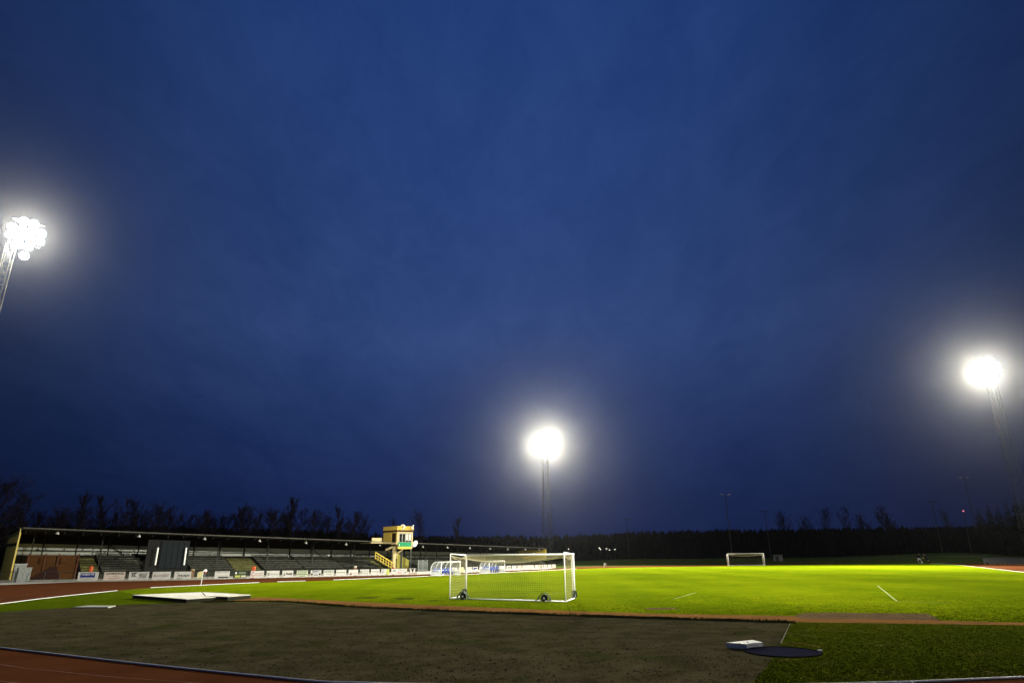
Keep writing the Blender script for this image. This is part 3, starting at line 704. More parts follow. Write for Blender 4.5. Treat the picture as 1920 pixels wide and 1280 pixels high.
mb=MB(); wb(mb,aL-4.0,aL-2.0,bF+1.6,bF+1.75,zFl+.02,zFl+.75); tb(mb,'landing_rail',CREAM)
mb=MB(); wb(mb,aL+.3,aR-.2,bF,bF+.1,zS-.4,zS-.003); tb(mb,'sill_beam',OCHRE)
# support column, braces, block below
ac,_=sp(739,1040,.4); mb=MB(); wb(mb,ac-.28,ac+.28,.2,.6,0,zFl-.6); tb(mb,'column',CREAM)
mb=MB(); mb.tube(W(ac-1.8,.4,zFl-1.25),W(ac+.6,.4,zFl-.4),.18,5); mb.tube(W(ac+.3,.3,zFl-2.0),W(ac+1.9,-1.0,zFl-.5),.14,5); tb(mb,'brace',CREAM)
for x in (752.5,769.5):
    a,_=sp(x,1050,.2); mb=MB(); wb(mb,a-.14,a+.14,.1,.3,0,zS-.3); tb(mb,'column',DKGREY)
a1b,_=sp(744,1050,.9); a2b,_=sp(767,1050,.9)
mb=MB(); wb(mb,a1b,a1b+.6,.9,1.0,0,sp(744,1038,.9)[1]); wb(mb,a1b+.6,a2b,.9,1.0,0,sp(744,1052,.9)[1]); 
mb.hexa([W(a1b+.6,.9,sp(744,1052,.9)[1]),W(a1b+3,.9,sp(744,1052,.9)[1]),W(a1b+3,1,sp(744,1052,.9)[1]),W(a1b+.6,1,sp(744,1052,.9)[1]),W(a1b+.6,.9,sp(744,1040,.9)[1]),W(a1b+.7,.9,sp(744,1040,.9)[1]),W(a1b+.7,1,sp(744,1040,.9)[1]),W(a1b+.6,1,sp(744,1040,.9)[1])])
tb(mb,'base_wall',mat('yellow green base wall',(.235,.22,.05),(.18,.165,.036),scale=.8,rough=.8))
for k in range(3):
    y=1037+k*4; a,z=sp(743,y,.6); mb=MB(); mb.lathe(W(a,.6,z),[(0,-.12),(.22,-.1),(.22,.1),(0,.12)],8); tb(mb,'cable_drum',CREAM)
# stairs up to the box
a0_,z0_=sp(738,1066,-.6); a1_,z1_=sp(704,1036,-.6); o1=W(a0_,-.6,0)
st=thing('staircase','timber staircase with ochre railing rising left beside the commentary box column','staircase',o1)
mb=MB(); n=12
for k in range(n):
    t=k/n; a=a0_+(a1_-a0_)*t; z=.35+(z1_-.9-.35)*t; d=(a1_-a0_)/n
    mb.hexa([W(a,-.6,z),W(a+d*1.2,-.6,z),W(a+d*1.2,.7,z),W(a,.7,z)]+[W(a,-.6,z+.08),W(a+d*1.2,-.6,z+.08),W(a+d*1.2,.7,z+.08),W(a,.7,z+.08)])
lb(mb,'steps',STEP,st,o1)
zb0=.35; zb1=z1_-.9
for zz,rr_ in ((1.0,.09),(.55,.04),(.12,.05)):
    mb=MB(); mb.tube(W(a0_,-.62,zb0+zz),W(a1_,-.62,zb1+zz),rr_,6); lb(mb,'handrail',OCHRE,st,o1)
for k in range(8):
    t=k/7; a=a0_+(a1_-a0_)*t; z=zb0+(zb1-zb0)*t; mb=MB(); mb.tube(W(a,-.62,max(0,z-.1)),W(a,-.62,z+1.0),.06,6); lb(mb,'baluster',OCHRE,st,o1)
# loudspeakers
def horn(x,y,b,dirv,label,rs=.42):
    a,z=sp(x,y,b); c=W(a,b,z); dv=Vector(dirv).normalized()
    t=thing('horn_loudspeaker',label,'loudspeaker',c,group='white loudspeakers on the commentary box')
    mb=MB(); mb.lathe((0,0,0),[(.10,-.75),(.13,-.5),(.17,-.2),(rs*.7,0),(rs,.12),(rs*.92,.13),(rs*.6,.03),(.12,-.15),(.0,-.2)],14,dv); mb.build('horn',WHITE,t,True)
    mb=MB(); mb.lathe((0,0,0),[(0,-.18),(.12,-.12),(.0,-.05)],8,dv); mb.build('driver',BLACK,t)
    mb=MB(); mb.tube((0,0,-.1),(0,0,-.62),.04,6); mb.build('bracket',GREYCAB,t)
horn(755.5,987,bF-.1,(.15,-1,-.1),'round white horn loudspeaker facing the camera on the yellow box')
horn(773.5,988.5,bF-.1,(1,.15,0),'white horn loudspeaker on the far roof corner pointing right',.5)
horn(777.5,1018.5,bF+.2,(.8,-.5,-.35),'white loudspeaker hung under the right edge of the yellow box',.6)
# grey roller gate beyond the box
a0_,_=sp(784,1062,-1.0); a1_,zg=sp(801,1050,-1.0); o1=W(a0_,-1,0)
gt=thing('mesh_gate','tall grey gate between the commentary box and the near dugout','gate',o1)
mb=MB()
for k in range(9):
    z=zg*k/9+.06; wb(mb,a0_,a1_,-1.0,-.96,z,z+zg/9-.05)
lb(mb,'slats',mat('grey gate slats',(.135,.155,.145),(.10,.115,.108),rough=.6),gt,o1)
for a in (a0_,(a0_+a1_)/2,a1_):
    mb=MB(); wb(mb,a-.06,a+.06,-1.06,-.94,0,zg+.1); lb(mb,'post',GREYCAB,gt,o1)
# ------------------------------------------------------------------ perimeter: low wall, railing, advertising boards
def lerp_tab(T,x):
    for (x0,y0),(x1,y1) in zip(T,T[1:]):
        if x<=x1: return y0+(y1-y0)*(x-x0)/(x1-x0)
    (x0,y0),(x1,y1)=T[-2:]; return y0+(y1-y0)*(x-x0)/(x1-x0)
TB=[(-60,1090.5),(0,1090),(146,1088),(354,1085),(471,1082.6),(610,1079.6),(778,1075.2),(876,1071.3),(960,1067.6),(1042,1063.9),(1100,1061.5)]
TT=[(-60,1072),(146,1072),(358,1071),(471,1069.7),(608,1068.3),(778,1065),(876,1062.5),(960,1060),(1042,1057.6),(1100,1055.5)]
def base(x): return gp(x,lerp_tab(TB,x)+1.6)
pts=[base(x) for x in range(-60,421,40)]
mb=MB()
for a,b in zip(pts,pts[1:]):
    d=(b-a).normalized(); nn=Vector((-d.y,d.x,0))*.09
    mb.hexa([a-nn,b-nn,b+nn,a+nn]+[p+Z*.27 for p in (a-nn,b-nn,b+nn,a+nn)])
tag(mb.build('low_wall',CONC),'low grey concrete wall edging the track below the first boards','wall')
fr=thing('perimeter_railing','thin dark perimeter railing that carries the white advertising boards','railing',base(146))
o1=base(146)
mb=MB(); xs=list(range(-60,1070,14))
tops=[]
for x in xs:
    p=base(x); tops.append(p+Z*(z_at(p,x,lerp_tab(TT,x)-.6)))
mb.path(tops,.025,5); lb(mb,'rail',DKGREY,fr,o1)
for x in xs[::2]:
    p=base(x)+Vector((0,.12,0)); mb=MB(); mb.tube(p,p+Z*z_at(p,x,lerp_tab(TT,x)-.6),.035,6); lb(mb,'post',DKGREY,fr,o1)
INK=mat('black sign ink',(.02,.02,.02),rough=.6); NAVY=mat('navy sign ink',(.02,.03,.16),rough=.6); RED=mat('red sign ink',(.42,.03,.03),rough=.6)
GRN=mat('green sign ink',(.05,.14,.06),rough=.6); GREYI=mat('grey sign ink',(.22,.24,.22),rough=.6); BRN=mat('brown sign ink',(.17,.08,.06),rough=.6); PINKI=mat('pale red sign ink',(.45,.25,.22),rough=.6); LIME=mat('lime sign panel',(.40,.44,.10),rough=.6); WHT=mat('white sign print',(.75,.75,.72),rough=.6)
BW=mat('white board face',(.50,.49,.455),(.43,.42,.39),scale=1.5,rough=.55); BWARM=mat('cream board face',(.54,.47,.40),(.46,.39,.33),scale=1.5,rough=.6); BGR=mat('pale green board face',(.50,.52,.38),(.44,.46,.33),rough=.6); BDK=mat('dark board face',(.03,.04,.025),rough=.6)
SIGNS=[ # x0,x1, face, label, items: ('t',text,cx,cy,h,w,mat[,shear]) / ('r',cx,cy,w,h,mat) / ('o',cx,cy,r,mat) / ('p',pts,mat)   in board units (0..1)
(145,183,BW,'white board with a dark blue panel, first from the left end of the railing',[('r',.48,.60,.72,.56,NAVY),('t','Fastighet AB',.48,.72,.2,.6,WHT),('r',.48,.36,.62,.03,WHT),('r',.45,.17,.6,.05,GREYI)]),
(194,233,BWARM,'cream board headed LOWENS BYGG in heavy black capitals',[('t','LOWENS BYGG',.52,.80,.24,.86,INK),('t','entreprenad',.5,.52,.13,.36,PINKI),('t','nybyggnad och service',.5,.24,.13,.6,PINKI)]),
(241,278,BW,'white board reading EL with four lines of small text at its right',[('t','SORBY',.26,.84,.16,.34,INK),('t','EL',.26,.54,.36,.26,INK),('t','EL-INSTALLATIONER',.7,.84,.13,.5,GREYI),('t','SERVICE',.7,.62,.13,.4,INK),('t','BUTIKEN',.72,.38,.13,.36,INK),('t','tel 0000',.7,.16,.11,.46,GREYI)]),
(285,319,BW,'white board with BLOCKET in tall brown serif capitals',[('t','BLOCKET',.5,.48,.36,.84,BRN)]),
(326,357.5,BW,'white board with IWAH in heavy slanted black capitals',[('t','IWAH',.54,.46,.34,.72,INK,.25),('r',.2,.78,.1,.1,GREYI),('r',.52,.2,.74,.03,GREYI)]),
(402,430,BW,'white board with a black strip cut along its lower right',[('t','BUSS & RESOR',.52,.86,.15,.8,GREYI),('r',.5,.40,.8,.025,GREYI),('r',.6,.16,.7,.18,INK)]),
(437,462,BDK,'dark board with pale green and yellow strips between two white boards',[('r',.20,.72,.12,.26,WHT),('r',.66,.72,.5,.3,mat('sage strip',(.16,.2,.12),rough=.6)),('r',.34,.24,.42,.30,LIME),('r',.78,.24,.34,.28,BGR)]),
(469.5,494.5,BW,'white board with a big red letter C and two red lines',[('t','C',.16,.5,.72,.2,RED),('t','x',.3,.36,.3,.08,RED),('t','CENTRUMTRYCK',.64,.60,.17,.6,PINKI),('t','i Kungsbacka',.64,.34,.15,.6,PINKI)]),
(499.5,523.5,BW,'white board with a dark green diamond emblem and pale grey lettering',[('p',[(.04,.5),(.15,.76),(.26,.5),(.15,.24)],GRN),('p',[(.1,.5),(.15,.63),(.2,.5),(.15,.37)],BW),('t','Lantmannen',.62,.5,.2,.6,GREYI)]),
(529,549.5,BW,'white board with a dark flame emblem beside the word Ponds',[('p',[(.13,.3),(.22,.9),(.20,.55),(.26,.3),(.18,.18)],INK),('t','Ponds',.62,.5,.38,.56,INK)]),
(556,577,BGR,'pale green board with a thin green double border round its lettering',[('r',.5,.88,.92,.07,GRN),('r',.5,.36,.92,.10,GRN),('t','BLASTLAND',.5,.62,.24,.76,GRN),('t','maskin ab',.5,.14,.16,.5,GRN)]),
(582,602,BW,'white board with BILBERT in blue above two round dark balls',[('t','BILBERT',.5,.80,.28,.66,NAVY),('o',.13,.34,.09,INK),('o',.87,.36,.09,INK),('t','bil & motor',.5,.46,.13,.5,GREYI),('t','verkstad',.5,.24,.13,.4,NAVY)]),
(606.5,626,BW,'white board headed NOREN in dark green capitals',[('t','NOREN',.5,.72,.34,.86,GRN),('t','bygg',.5,.36,.1,.5,GREYI)]),
(630,649,BW,'white board with a single line of grey green lettering across the middle',[('t','Hammarbygden',.5,.58,.2,.86,GRN)]),
(653.5,671,BW,'white board with a small dark red roof emblem low on its left',[('p',[(.1,.22),(.24,.48),(.38,.22)],INK),('r',.24,.18,.3,.05,RED),('t','villa & tak',.68,.4,.13,.42,PINKI)]),
(675,692,BW,'white board with a dark letter H and two grey lines',[('t','H',.14,.5,.62,.16,INK),('t','HYRMASKIN',.62,.72,.18,.6,GREYI),('t','uthyrning',.62,.34,.18,.6,GREYI)]),
(695.5,711.5,BW,'nearly plain white board with one faint grey line, left of the lime halved board',[('t','Sparbanken',.52,.62,.2,.7,GREYI),('r',.8,.42,.06,.1,INK)]),
(714.5,730,BW,'white board whose slanted right half is lime green',[('p',[(.55,.0),(1.0,.0),(1.0,1.0),(.72,1.0)],LIME),('t','TAX',.25,.78,.2,.3,GREYI),('t','24',.22,.42,.2,.24,NAVY)]),
(733.5,762.5,BW,'wide white board with a dark green roof emblem under the commentary box',[('p',[(.08,.55),(.21,.82),(.34,.55)],GRN),('t','Byggvaruhus',.68,.76,.16,.44,GREYI),('t','takpannor',.56,.3,.18,.3,RED),('r',.46,.3,.04,.2,RED),('p',[(.82,.2),(.90,.42),(.95,.42),(.95,.2)],INK)]),
(766.5,780,BW,'small dark board with two white triangles beside the grey gate',[('p',[(.0,.95),(.12,.95),(.16,.35),(.0,.3)],INK),('p',[(.3,.95),(.72,.95),(.56,.3),(.46,.3)],INK),('p',[(.86,.95),(1,.95),(1,.3),(.9,.4)],INK),('r',.5,.1,1,.18,mat('rust strip',(.33,.2,.14),rough=.8))]),
(847,857.5,BW,'white board behind the right post of the near dugout',[('o',.5,.6,.12,GREYI)]),
(860.5,869.5,BGR,'pale board with yellow marks between the goal post and the near dugout',[('o',.6,.7,.14,LIME),('o',.6,.25,.14,LIME)]),
(874,884.5,BW,'white board with a grey header just right of the goal post',[('r',.5,.8,.8,.14,GREYI),('t','GOL',.5,.45,.2,.5,GREYI)]),
(886.5,896,BW,'white board filled by a slanted dark blue stripe',[('p',[(.1,.35),(.15,.85),(.9,.85),(.85,.6)],NAVY),('r',.5,.22,.8,.08,GREYI)]),
(901,906,BW,'narrow white board close to the far dugout',[]),
(931,948,BW,'long white board seen through the far dugout',[('o',.2,.62,.1,INK),('r',.7,.5,.36,.05,GREYI)]),
(950,958,BW,'white board with a dark oblong mark, next after the far dugout',[('r',.55,.55,.6,.24,INK)]),
(960,968.5,BW,'white board with a thin grey middle line under the net',[('r',.5,.55,.8,.06,GREYI)]),
(970.5,978,BWARM,'cream board left of the very wide cream board',[('r',.5,.4,.7,.05,PINKI)]),
(979.5,1001,BWARM,'very wide cream board under the sagging goal net',[('r',.4,.42,.7,.05,PINKI),('r',.62,.08,.2,.1,INK)]),
(1003,1010,BW,'white board just right of the very wide cream board',[('r',.5,.52,.8,.14,GREYI)]),
(1011,1018,BWARM,'cream board with a dark arched emblem',[('o',.5,.5,.26,GREYI)]),
(1019.5,1026,BW,'white board with a small dark band, third from the end of the row',[('r',.5,.5,.7,.22,GREYI)]),
(1027.5,1034,BW,'plain white board, last but one at the far end of the row',[('r',.5,.75,.5,.06,GREYI)]),
(1035.5,1042,BWARM,'plain cream board closing the far end of the row',[('r',.4,.6,.5,.05,PINKI)]),
]
for (x0,x1,face,label,items) in SIGNS:
    A0=base(x0); A1=base(x1); f=Vector((0,-.10,0)); A0=A0+f; A1=A1+f
    zb0=z_at(A0,x0,lerp_tab(TB,x0)); zt0=z_at(A0,x0,lerp_tab(TT,x0)); zb1=z_at(A1,x1,lerp_tab(TB,x1)); zt1=z_at(A1,x1,lerp_tab(TT,x1))
    zb=(zb0+zb1)/2; zt=(zt0+zt1)/2; ax=(A1-A0); L=ax.length; ax.normalize(); hb=zt-zb
    nrm=ax.cross(Z)
    t=thing('advertising_board',label,'advertising board',A0,group='advertising boards on the perimeter railing')
    mb=MB(); mb.box(ax*(L/2)+Z*(zb+hb/2)+nrm*-.02,(ax,nrm,Z),(L/2,.02,hb/2)); mb.build('panel',face,t)
    for q in (.18,.82):
        mb=MB(); mb.box(ax*(L*q)+Z*(zb/2+.25)+nrm*-.06,(ax,nrm,Z),(.03,.015,zb/2+.25)); mb.build('bracket',DKGREY,t)
    k=0
    for it in items:
        k+=1; pr=.006+.004*k
        PT=lambda u,v: ax*(L*u)+Z*(zb+hb*v)
        if it[0]=='t':
            txt(it[1],hb*it[4]*1.3,it[6],'lettering',t,PT(it[2],it[3]),ax,Z,width=L*it[5],proud=pr,shear=it[7] if len(it)>7 else 0,bold=.012 if it[6] is INK else .004)
        else:
            mb=MB()
            if it[0]=='r': _,cx,cy,w_,h_,m_=it; mb.box(PT(cx,cy)+nrm*(pr-.004),(ax,nrm,Z),(L*w_/2,.004,hb*h_/2))
            elif it[0]=='o':
                _,cx,cy,r_,m_=it; mb.lathe(PT(cx,cy)+nrm*(pr-.006),[(0,.006),(L*r_,.006),(L*r_,0)],14,nrm)
            else:
                _,pp,m_=it; P=[PT(*q) for q in pp]; n_=len(P)
                mb.add([p+nrm*pr for p in P],[tuple(range(n_))]); 
            mb.build('emblem' if it[0]!='r' else 'printed_bar',m_,t)
# bins and posts behind the boards
def bin_(x,y,wpx,label,m,back=1.6,lidm=None):
    p=base(x); p=p+Vector((p.x,p.y,0)).normalized()*back; ztop=z_at(p,x,y); r=wpx/2/F*p.length*.86
    t=thing('litter_bin',label,'litter bin',p,group='litter bins behind the boards')
    mb=MB(); mb.lathe((0,0,0),[(0,.0),(r*.8,.0),(r,ztop*.86),(r*1.08,ztop*.88),(r*1.08,ztop*.93),(r*.9,ztop*.93),(r*.85,ztop*.6),(0,ztop*.55)],12); mb.build('body',m,t)
    mb=MB(); mb.lathe((0,0,ztop*.935),[(r*1.0,0),(r*.85,ztop*.05),(0,ztop*.065)],12); mb.build('lid',lidm or m,t)
bin_(166,1060.5,6.5,'dull orange litter bin above the board with the dark blue panel',ORANGE)
bin_(473.5,1061,7.5,'bright orange litter bin above the board with the red letter C',ORANGE)
bin_(358.5,1066.5,7,'brown litter bin at the right end of the slanted lettering board',BROWNB,lidm=mat('tan lid',(.42,.30,.17),rough=.7))
bin_(665,1061,6,'pale topped litter bin above the board with the dark red roof emblem',BROWNB,lidm=WHITE)
bin_(737,1063,5.5,'orange litter bin at the foot of the staircase',ORANGE)
# ------------------------------------------------------------------ dugouts
def dugout(x0,y0,x1,y1,xc,ytop,label,px_w,seats=True):
    Pa=gp(x0,y0); Pb=gp(x1,y1)
    # long axis follows the touchline
    ax=(gp(1080,1066)-gp(780,1081)).normalized(); bk=Vector((-ax.y,ax.x,0))
    L=px_w; Hh=z_at(Pa,x0,ytop)
    t=thing('dugout',label,'dugout',Pa,group='team dugouts beside the pitch')
    def prof(k,n=10):     # side profile: depth b (0 = pitch side), z
        s=k/n*math.pi/2; return (1.5-1.15*math.sin(s), Hh*.45+Hh*.55*math.sin(s)) if False else None
    D=1.7
    def rib(a):
        pts=[ax*a+bk*D+Z*.0,ax*a+bk*D+Z*(Hh*.45)]
        for k in range(1,9):
            s=k/8*math.pi/2; pts.append(ax*a+bk*(D-(D*.55)*(1-math.cos(s)))+Z*(Hh*.45+Hh*.55*math.sin(s)))
        pts.append(ax*a+Z*(Hh*1.0)); return pts
    n=5
    for i in range(n):
        mb=MB(); mb.path(rib(L*i/(n-1)),.055,6); mb.build('rib',WHITE,t,True)
    mb=MB()
    for q in (0,L): mb.tube(ax*q,ax*q+Z*Hh,.055,6)
    mb.build('front_post',WHITE,t,True)
    mb=MB(); mb.tube(Z*Hh,ax*L+Z*Hh,.06,6); mb.build('front_beam',WHITE,t,True)
    mb=MB(); mb.tube(bk*D+Z*.06,ax*L+bk*D+Z*.06,.06,6); mb.tube(bk*D+Z*Hh*.38,ax*L+bk*D+Z*Hh*.38,.05,6)
    for q in (0,L): mb.tube(ax*q+Z*.06,ax*q+bk*D+Z*.06,.06,6); mb.tube(ax*q+Z*Hh*.38,ax*q+bk*D+Z*Hh*.38,.05,6)
    mb.build('base_rail',WHITE,t,True)
    r0=rib(0); r1=rib(L); mb=MB()
    for i in range(len(r0)-1): mb.add([r0[i]+bk*.02,r1[i]+bk*.02,r1[i+1]+bk*.02,r0[i+1]+bk*.02],[(0,1,2,3)])
    mb.build('canopy',CLEAR,t)
    for q in (0,L):
        mb=MB(); rr=rib(q); c=[ax*q+Z*.1,ax*q+Z*Hh]; pl_=[ax*q+bk*.02+Z*.1]+rr[1:]
        mb.add(pl_,[tuple(range(len(pl_)))]); mb.build('side_panel',CLEAR,t)
    for q in (0,L):
        mb=MB(); mb.box(ax*q+bk*(D*.5)+Z*(Hh*.17),(ax,bk,Z),(.02,D*.46,Hh*.13)); mb.build('kick_panel',mat('white kick panel',(.66,.68,.64),(.5,.52,.5),rough=.5),t)
    ns=max(5,int(L/.62))
    for i in range(ns):
        a=L*(i+.5)/ns
        mb=MB(); mb.box(ax*a+bk*(D*.62)+Z*.45,(ax,bk,Z),(.22,.2,.03)); mb.box(ax*a+bk*(D*.62+.2)+Z*.68,(ax,bk,Z),(.21,.025,.25)); mb.box(ax*a+bk*(D*.62)+Z*.22,(ax,bk,Z),(.05,.05,.2)); mb.build('seat',BLUE,t)
    mb=MB(); mb.box(ax*(L*.5)+bk*(D-.1)+Z*(Hh*.27),(ax,bk,Z),(L*.47,.02,Hh*.10)); mb.build('back_panel',BLUE if seats else mat('pale back panel',(.55,.56,.5),rough=.6),t)
    return t
dugout(827,1079.4,852,1077,812,1053,'white framed clear dugout with blue seats, the nearer one left of the goal post',4.3)
dugout(917.5,1074.4,942,1072.6,906,1051.4,'white framed clear dugout seen through the goal, the farther one',4.4,False)
# ------------------------------------------------------------------ corner flags
def flag(x,yb,yt,label,flagm,side=-1,fs=.32):
    p=gp(x,yb); h=z_at(p,x,yt); t=thing('corner_flag',label,'corner flag',p,group='corner flags')
    mb=MB(); mb.tube((0,0,0),(.05,0,h),.025,6); mb.build('pole',WHITE,t)
    mb=MB(); n=5; vs=[]
    for i in range(n+1):
        u=i/n
        for zz in (0,1): vs.append((.05+side*fs*u,.05*math.sin(u*5),h-.05-fs*(1-zz)*1.1-.25*u*u*fs))
    for i in range(n+1):
        u=i/n
        for zz in (0,1): vs.append((.05+side*fs*u,.05*math.sin(u*5)+.012,h-.05-fs*(1-zz)*1.1-.25*u*u*fs))
    k=2*(n+1); fs_=[]
    for i in range(n): fs_+=[(2*i,2*i+2,2*i+3,2*i+1),(k+2*i,k+2*i+1,k+2*i+3,k+2*i+2)]
    mb.add(vs,fs_); mb.build('cloth',flagm,t)
    return t
flag(376.5,1097.3,1069,'corner flag with drooping pale yellow cloth at the near left of the pitch',mat('pale yellow cloth',(.62,.56,.30),rough=.8),-1,.5)
flag(1132.5,1063.2,1054,'small corner flag at the far left of the pitch beyond the goal',mat('grey white cloth',(.5,.5,.42),rough=.8),1,.45)
p=base(387)+Vector((0,-.6,0)); h=z_at(p,387,1067); t=thing('warning_post','slim post with red and white cap at the low wall behind the corner flag','post',p)
mb=MB(); mb.tube((0,0,0),(0,0,h),.035,6); mb.build('pole',GREYCAB,t)
mb=MB(); mb.lathe((0,0,h-.28),[(0,0),(.16,.02),(.2,.12),(.14,.26),(0,.32)],10); mb.build('cap',WHITE,t)
mb=MB(); mb.lathe((.03,0,h-.45),[(0,0),(.15,.02),(.17,.14),(0,.17)],10); mb.build('collar',mat('red cap paint',(.35,.05,.035),rough=.5),t)
# ------------------------------------------------------------------ floodlight masts
LEFT_P,MID_P,RIGHT_P=9e4,2.25e6,1.5e6
LEFT_S,MID_S,RIGHT_S=2.2e4,3.0e4,4.0e4
HALO_BEAM=4.6e5; FOURTH_P=7.5e5
HAZE=1.9e-5; HAZE_G=.95
LCOL=(1.0,.955,.80)
def add_light(kind,name,loc,power,target=None,cone=100,blend=1.0,rad=.6):
    d=bpy.data.lights.new(name,kind); d.energy=power; d.color=LCOL; d.shadow_soft_size=rad
    if kind=='SPOT': d.spot_size=R(cone); d.spot_blend=blend
    o=bpy.data.objects.new(name,d); COL.objects.link(o); o.location=loc
    if target is not None: o.rotation_euler=(Vector(target)-Vector(loc)).to_track_quat('-Z','Y').to_euler()
    return o
def mast(px,py,D,label,target,wb,wt,power,spill,extra=False,cone=110,spillrad=.8,legr=.07,hs=1.0,face=None,off=(0,0,0)):
    off=Vector(off)
    P3=at_dist(px,py,D); base_=Vector((P3.x,P3.y,0)); Hm=P3.z
    t=thing('floodlight_mast',label,'floodlight mast',base_,group='lit floodlight masts round the pitch')
    T=Vector(target); fw=(Vector(face or target)-P3); fwh=Vector((fw.x,fw.y,0)).normalized(); sd=Vector((-fwh.y,fwh.x,0)); fw=fw.normalized()
    Ht=Hm-1.9*hs; n=16
    def leg(k,z):
        q=wb/2+(wt/2-wb/2)*z/Ht; sx=(1,1,-1,-1)[k]; sy=(1,-1,-1,1)[k]; return off+sd*q*sx+fwh*q*sy+Z*z
    for k in range(4):
        mb=MB(); mb.tube(leg(k,0),leg(k,Ht),legr,6); mb.build('leg',STEEL,t)
    mb=MB()
    for i in range(n):
        z0=Ht*i/n; z1=Ht*(i+1)/n
        for k in range(4):
            k2=(k+1)%4
            mb.tube(leg(k,z0),leg(k2,z1),legr*.5,4); mb.tube(leg(k2,z0),leg(k,z1),legr*.5,4); mb.tube(leg(k,z1),leg(k2,z1),legr*.5,4)
    mb.build('lattice',STEEL,t)
    mb=MB()
    for s in(-.22,.22): mb.tube(off+fwh*(wb/2+.15)+sd*s,off+fwh*(wt/2+.15)+sd*s+Z*Ht,.03,4)
    m_=int(Ht/.6)
    for i in range(m_):
        z=Ht*i/m_; q=wb/2+(wt/2-wb/2)*z/Ht+.15; mb.tube(off+fwh*q+sd*-.22+Z*z,off+fwh*q+sd*.22+Z*z,.018,4)
    mb.build('ladder',STEEL,t)
    up_=sd.cross(fw); up_=up_ if up_.z>0 else -up_
    c0=Z*Hm
    mb=MB()
    for r in (-1.5,-.5,.5,1.5): mb.tube(c0+up_*(r*1.12*hs)-sd*1.9*hs-fw*.5,c0+up_*(r*1.12*hs)+sd*1.9*hs-fw*.5,.06,6)
    for s in (-1.2,1.2): mb.tube(c0+sd*s*hs-up_*1.6*hs-fw*.5,c0+sd*s*hs+up_*1.6*hs-fw*.5,.06,6)
    mb.tube(off+Z*(Ht-.2),c0+up_*.2-fw*.5,.12,6)
    mb.build('head_frame',STEEL,t)
    spots=[(a*1.12,b*1.12) for b in (-1.5,-.5,.5,1.5) for a in (-1.5,-.5,.5,1.5) if abs(a)+abs(b)<2.9]+([(.35,-3.1)] if extra else [])
    for (s,r) in spots:
        c=c0+sd*s*hs+up_*r*hs
        mb=MB(); mb.lathe(c,[(.10,-.5),(.25,-.45),(.48*hs,-.1),(.58*hs,.06),(.56*hs,.08)],16,fw); mb.lathe(c,[(0,-.5),(.10,-.5)],16,fw); fl=mb.build('floodlight',LAMPBODY,t,True)
        mb=MB(); mb.lathe(c,[(0,.06),(.3*hs,.055),(.56*hs,.03)],16,fw); mb.build('lens',LAMP,fl)
    L0=P3+fw*1.6
    add_light('SPOT','floodlight_beam',L0,power,T,cone,1.0,.9)
    add_light('POINT','floodlight_spill',P3+fw*1.0,spill,rad=spillrad)
mast(49,439,70,'tall floodlight mast at the left edge with one extra lamp hung below its head',(22,104,0),1.15,.8,LEFT_P,LEFT_S,True,100,face=(-14,14,0),hs=.66,legr=.03,off=(-.95,-.2,0))
_lp=at_dist(49,439,70); add_light('SPOT','floodlight_halo_beam',_lp+(Vector((0,-8,0))-_lp).normalized()*1.3,HALO_BEAM,(0,-1,2.0),15,1.0,.7)  # extra narrow spot toward the camera, added so haze glows round the head
mast(1022,831,195,'floodlight mast beyond the far end of the grandstand, its lamps above the near goal',(24,76,0),3.0,1.5,MID_P,MID_S,False,84,hs=1.05,legr=.05)
mast(1852,692,165,'tall floodlight mast at the right edge of the photo above the dark conifers',(24,88,0),2.4,1.3,RIGHT_P,RIGHT_S,False,92,hs=1.05,legr=.035)
_rp=at_dist(1852,692,165); add_light('SPOT','floodlight_halo_beam',_rp+(Vector((0,-8,0))-_rp).normalized()*1.8,6e4,(0,-1,2.0),15,1.0,.7)  # second added spot, only strengthens the haze glow of the right head
# the fourth mast of the ground stands to the right of the photographer, outside the frame
_m4=Vector((45.5,-12,38))
def mast_at(P3,label,target,wb,wt,power,spill,cone,hs,legr):
    global at_dist
    old=at_dist
    at_dist=lambda x,y,D: Vector(P3)
    mast(0,0,0,label,target,wb,wt,power,spill,False,cone,hs=hs,legr=legr)
    at_dist=old
mast_at(_m4,'floodlight mast near the camera on the right, outside the photo',(-18,106,0),2.4,1.3,FOURTH_P,2.0e4,52,1.25,.045)
p=at_dist(1029.5,962,192); b_=Vector((p.x,p.y,0)); t=thing('light_pole','pale slim pole standing just in front of the middle floodlight mast','pole',b_)
mb=MB(); mb.tube((0,0,0),(0,0,p.z),.13,8,.09); mb.build('shaft',STEEL,t); mb=MB(); mb.lathe((0,0,p.z),[(.1,0),(.18,.05),(.12,.2),(0,.24)],8); mb.build('cap',STEEL,t)
# ------------------------------------------------------------------ far unlit twin-headed poles, beacon, street lamps
def twin_pole(x,y,D,wpx,label,m=DKGREY,vee=0.0,rot=0):
    p=at_dist(x,y,D); b_=Vector((p.x,p.y,0)); t=thing('twin_lamp_pole',label,'lamp pole',b_,group='unlit twin lamp poles beyond the pitch')
    wd=wpx/F*D; ax=Vector((math.cos(rot),math.sin(rot),0))
    mb=MB(); mb.tube((0,0,0),(0,0,p.z),.16,6,.1); mb.build('pole',DKGREY,t)
    for s in (-1,1):
        mb=MB(); mb.tube(Z*p.z,ax*s*wd*.3+Z*(p.z+vee*.6),.08,5); ar=mb.build('arm',DKGREY,t)
        mb=MB(); c=ax*s*wd*.38+Z*(p.z+vee); d=(ax*s+Z*(vee/(wd*.4) if vee else 0)).normalized(); nn=Vector((-ax.y,ax.x,0)); mb.box(c,(d,nn,d.cross(nn)),(wd*.16,.35,.14)); mb.build('lamp_head',m,ar)
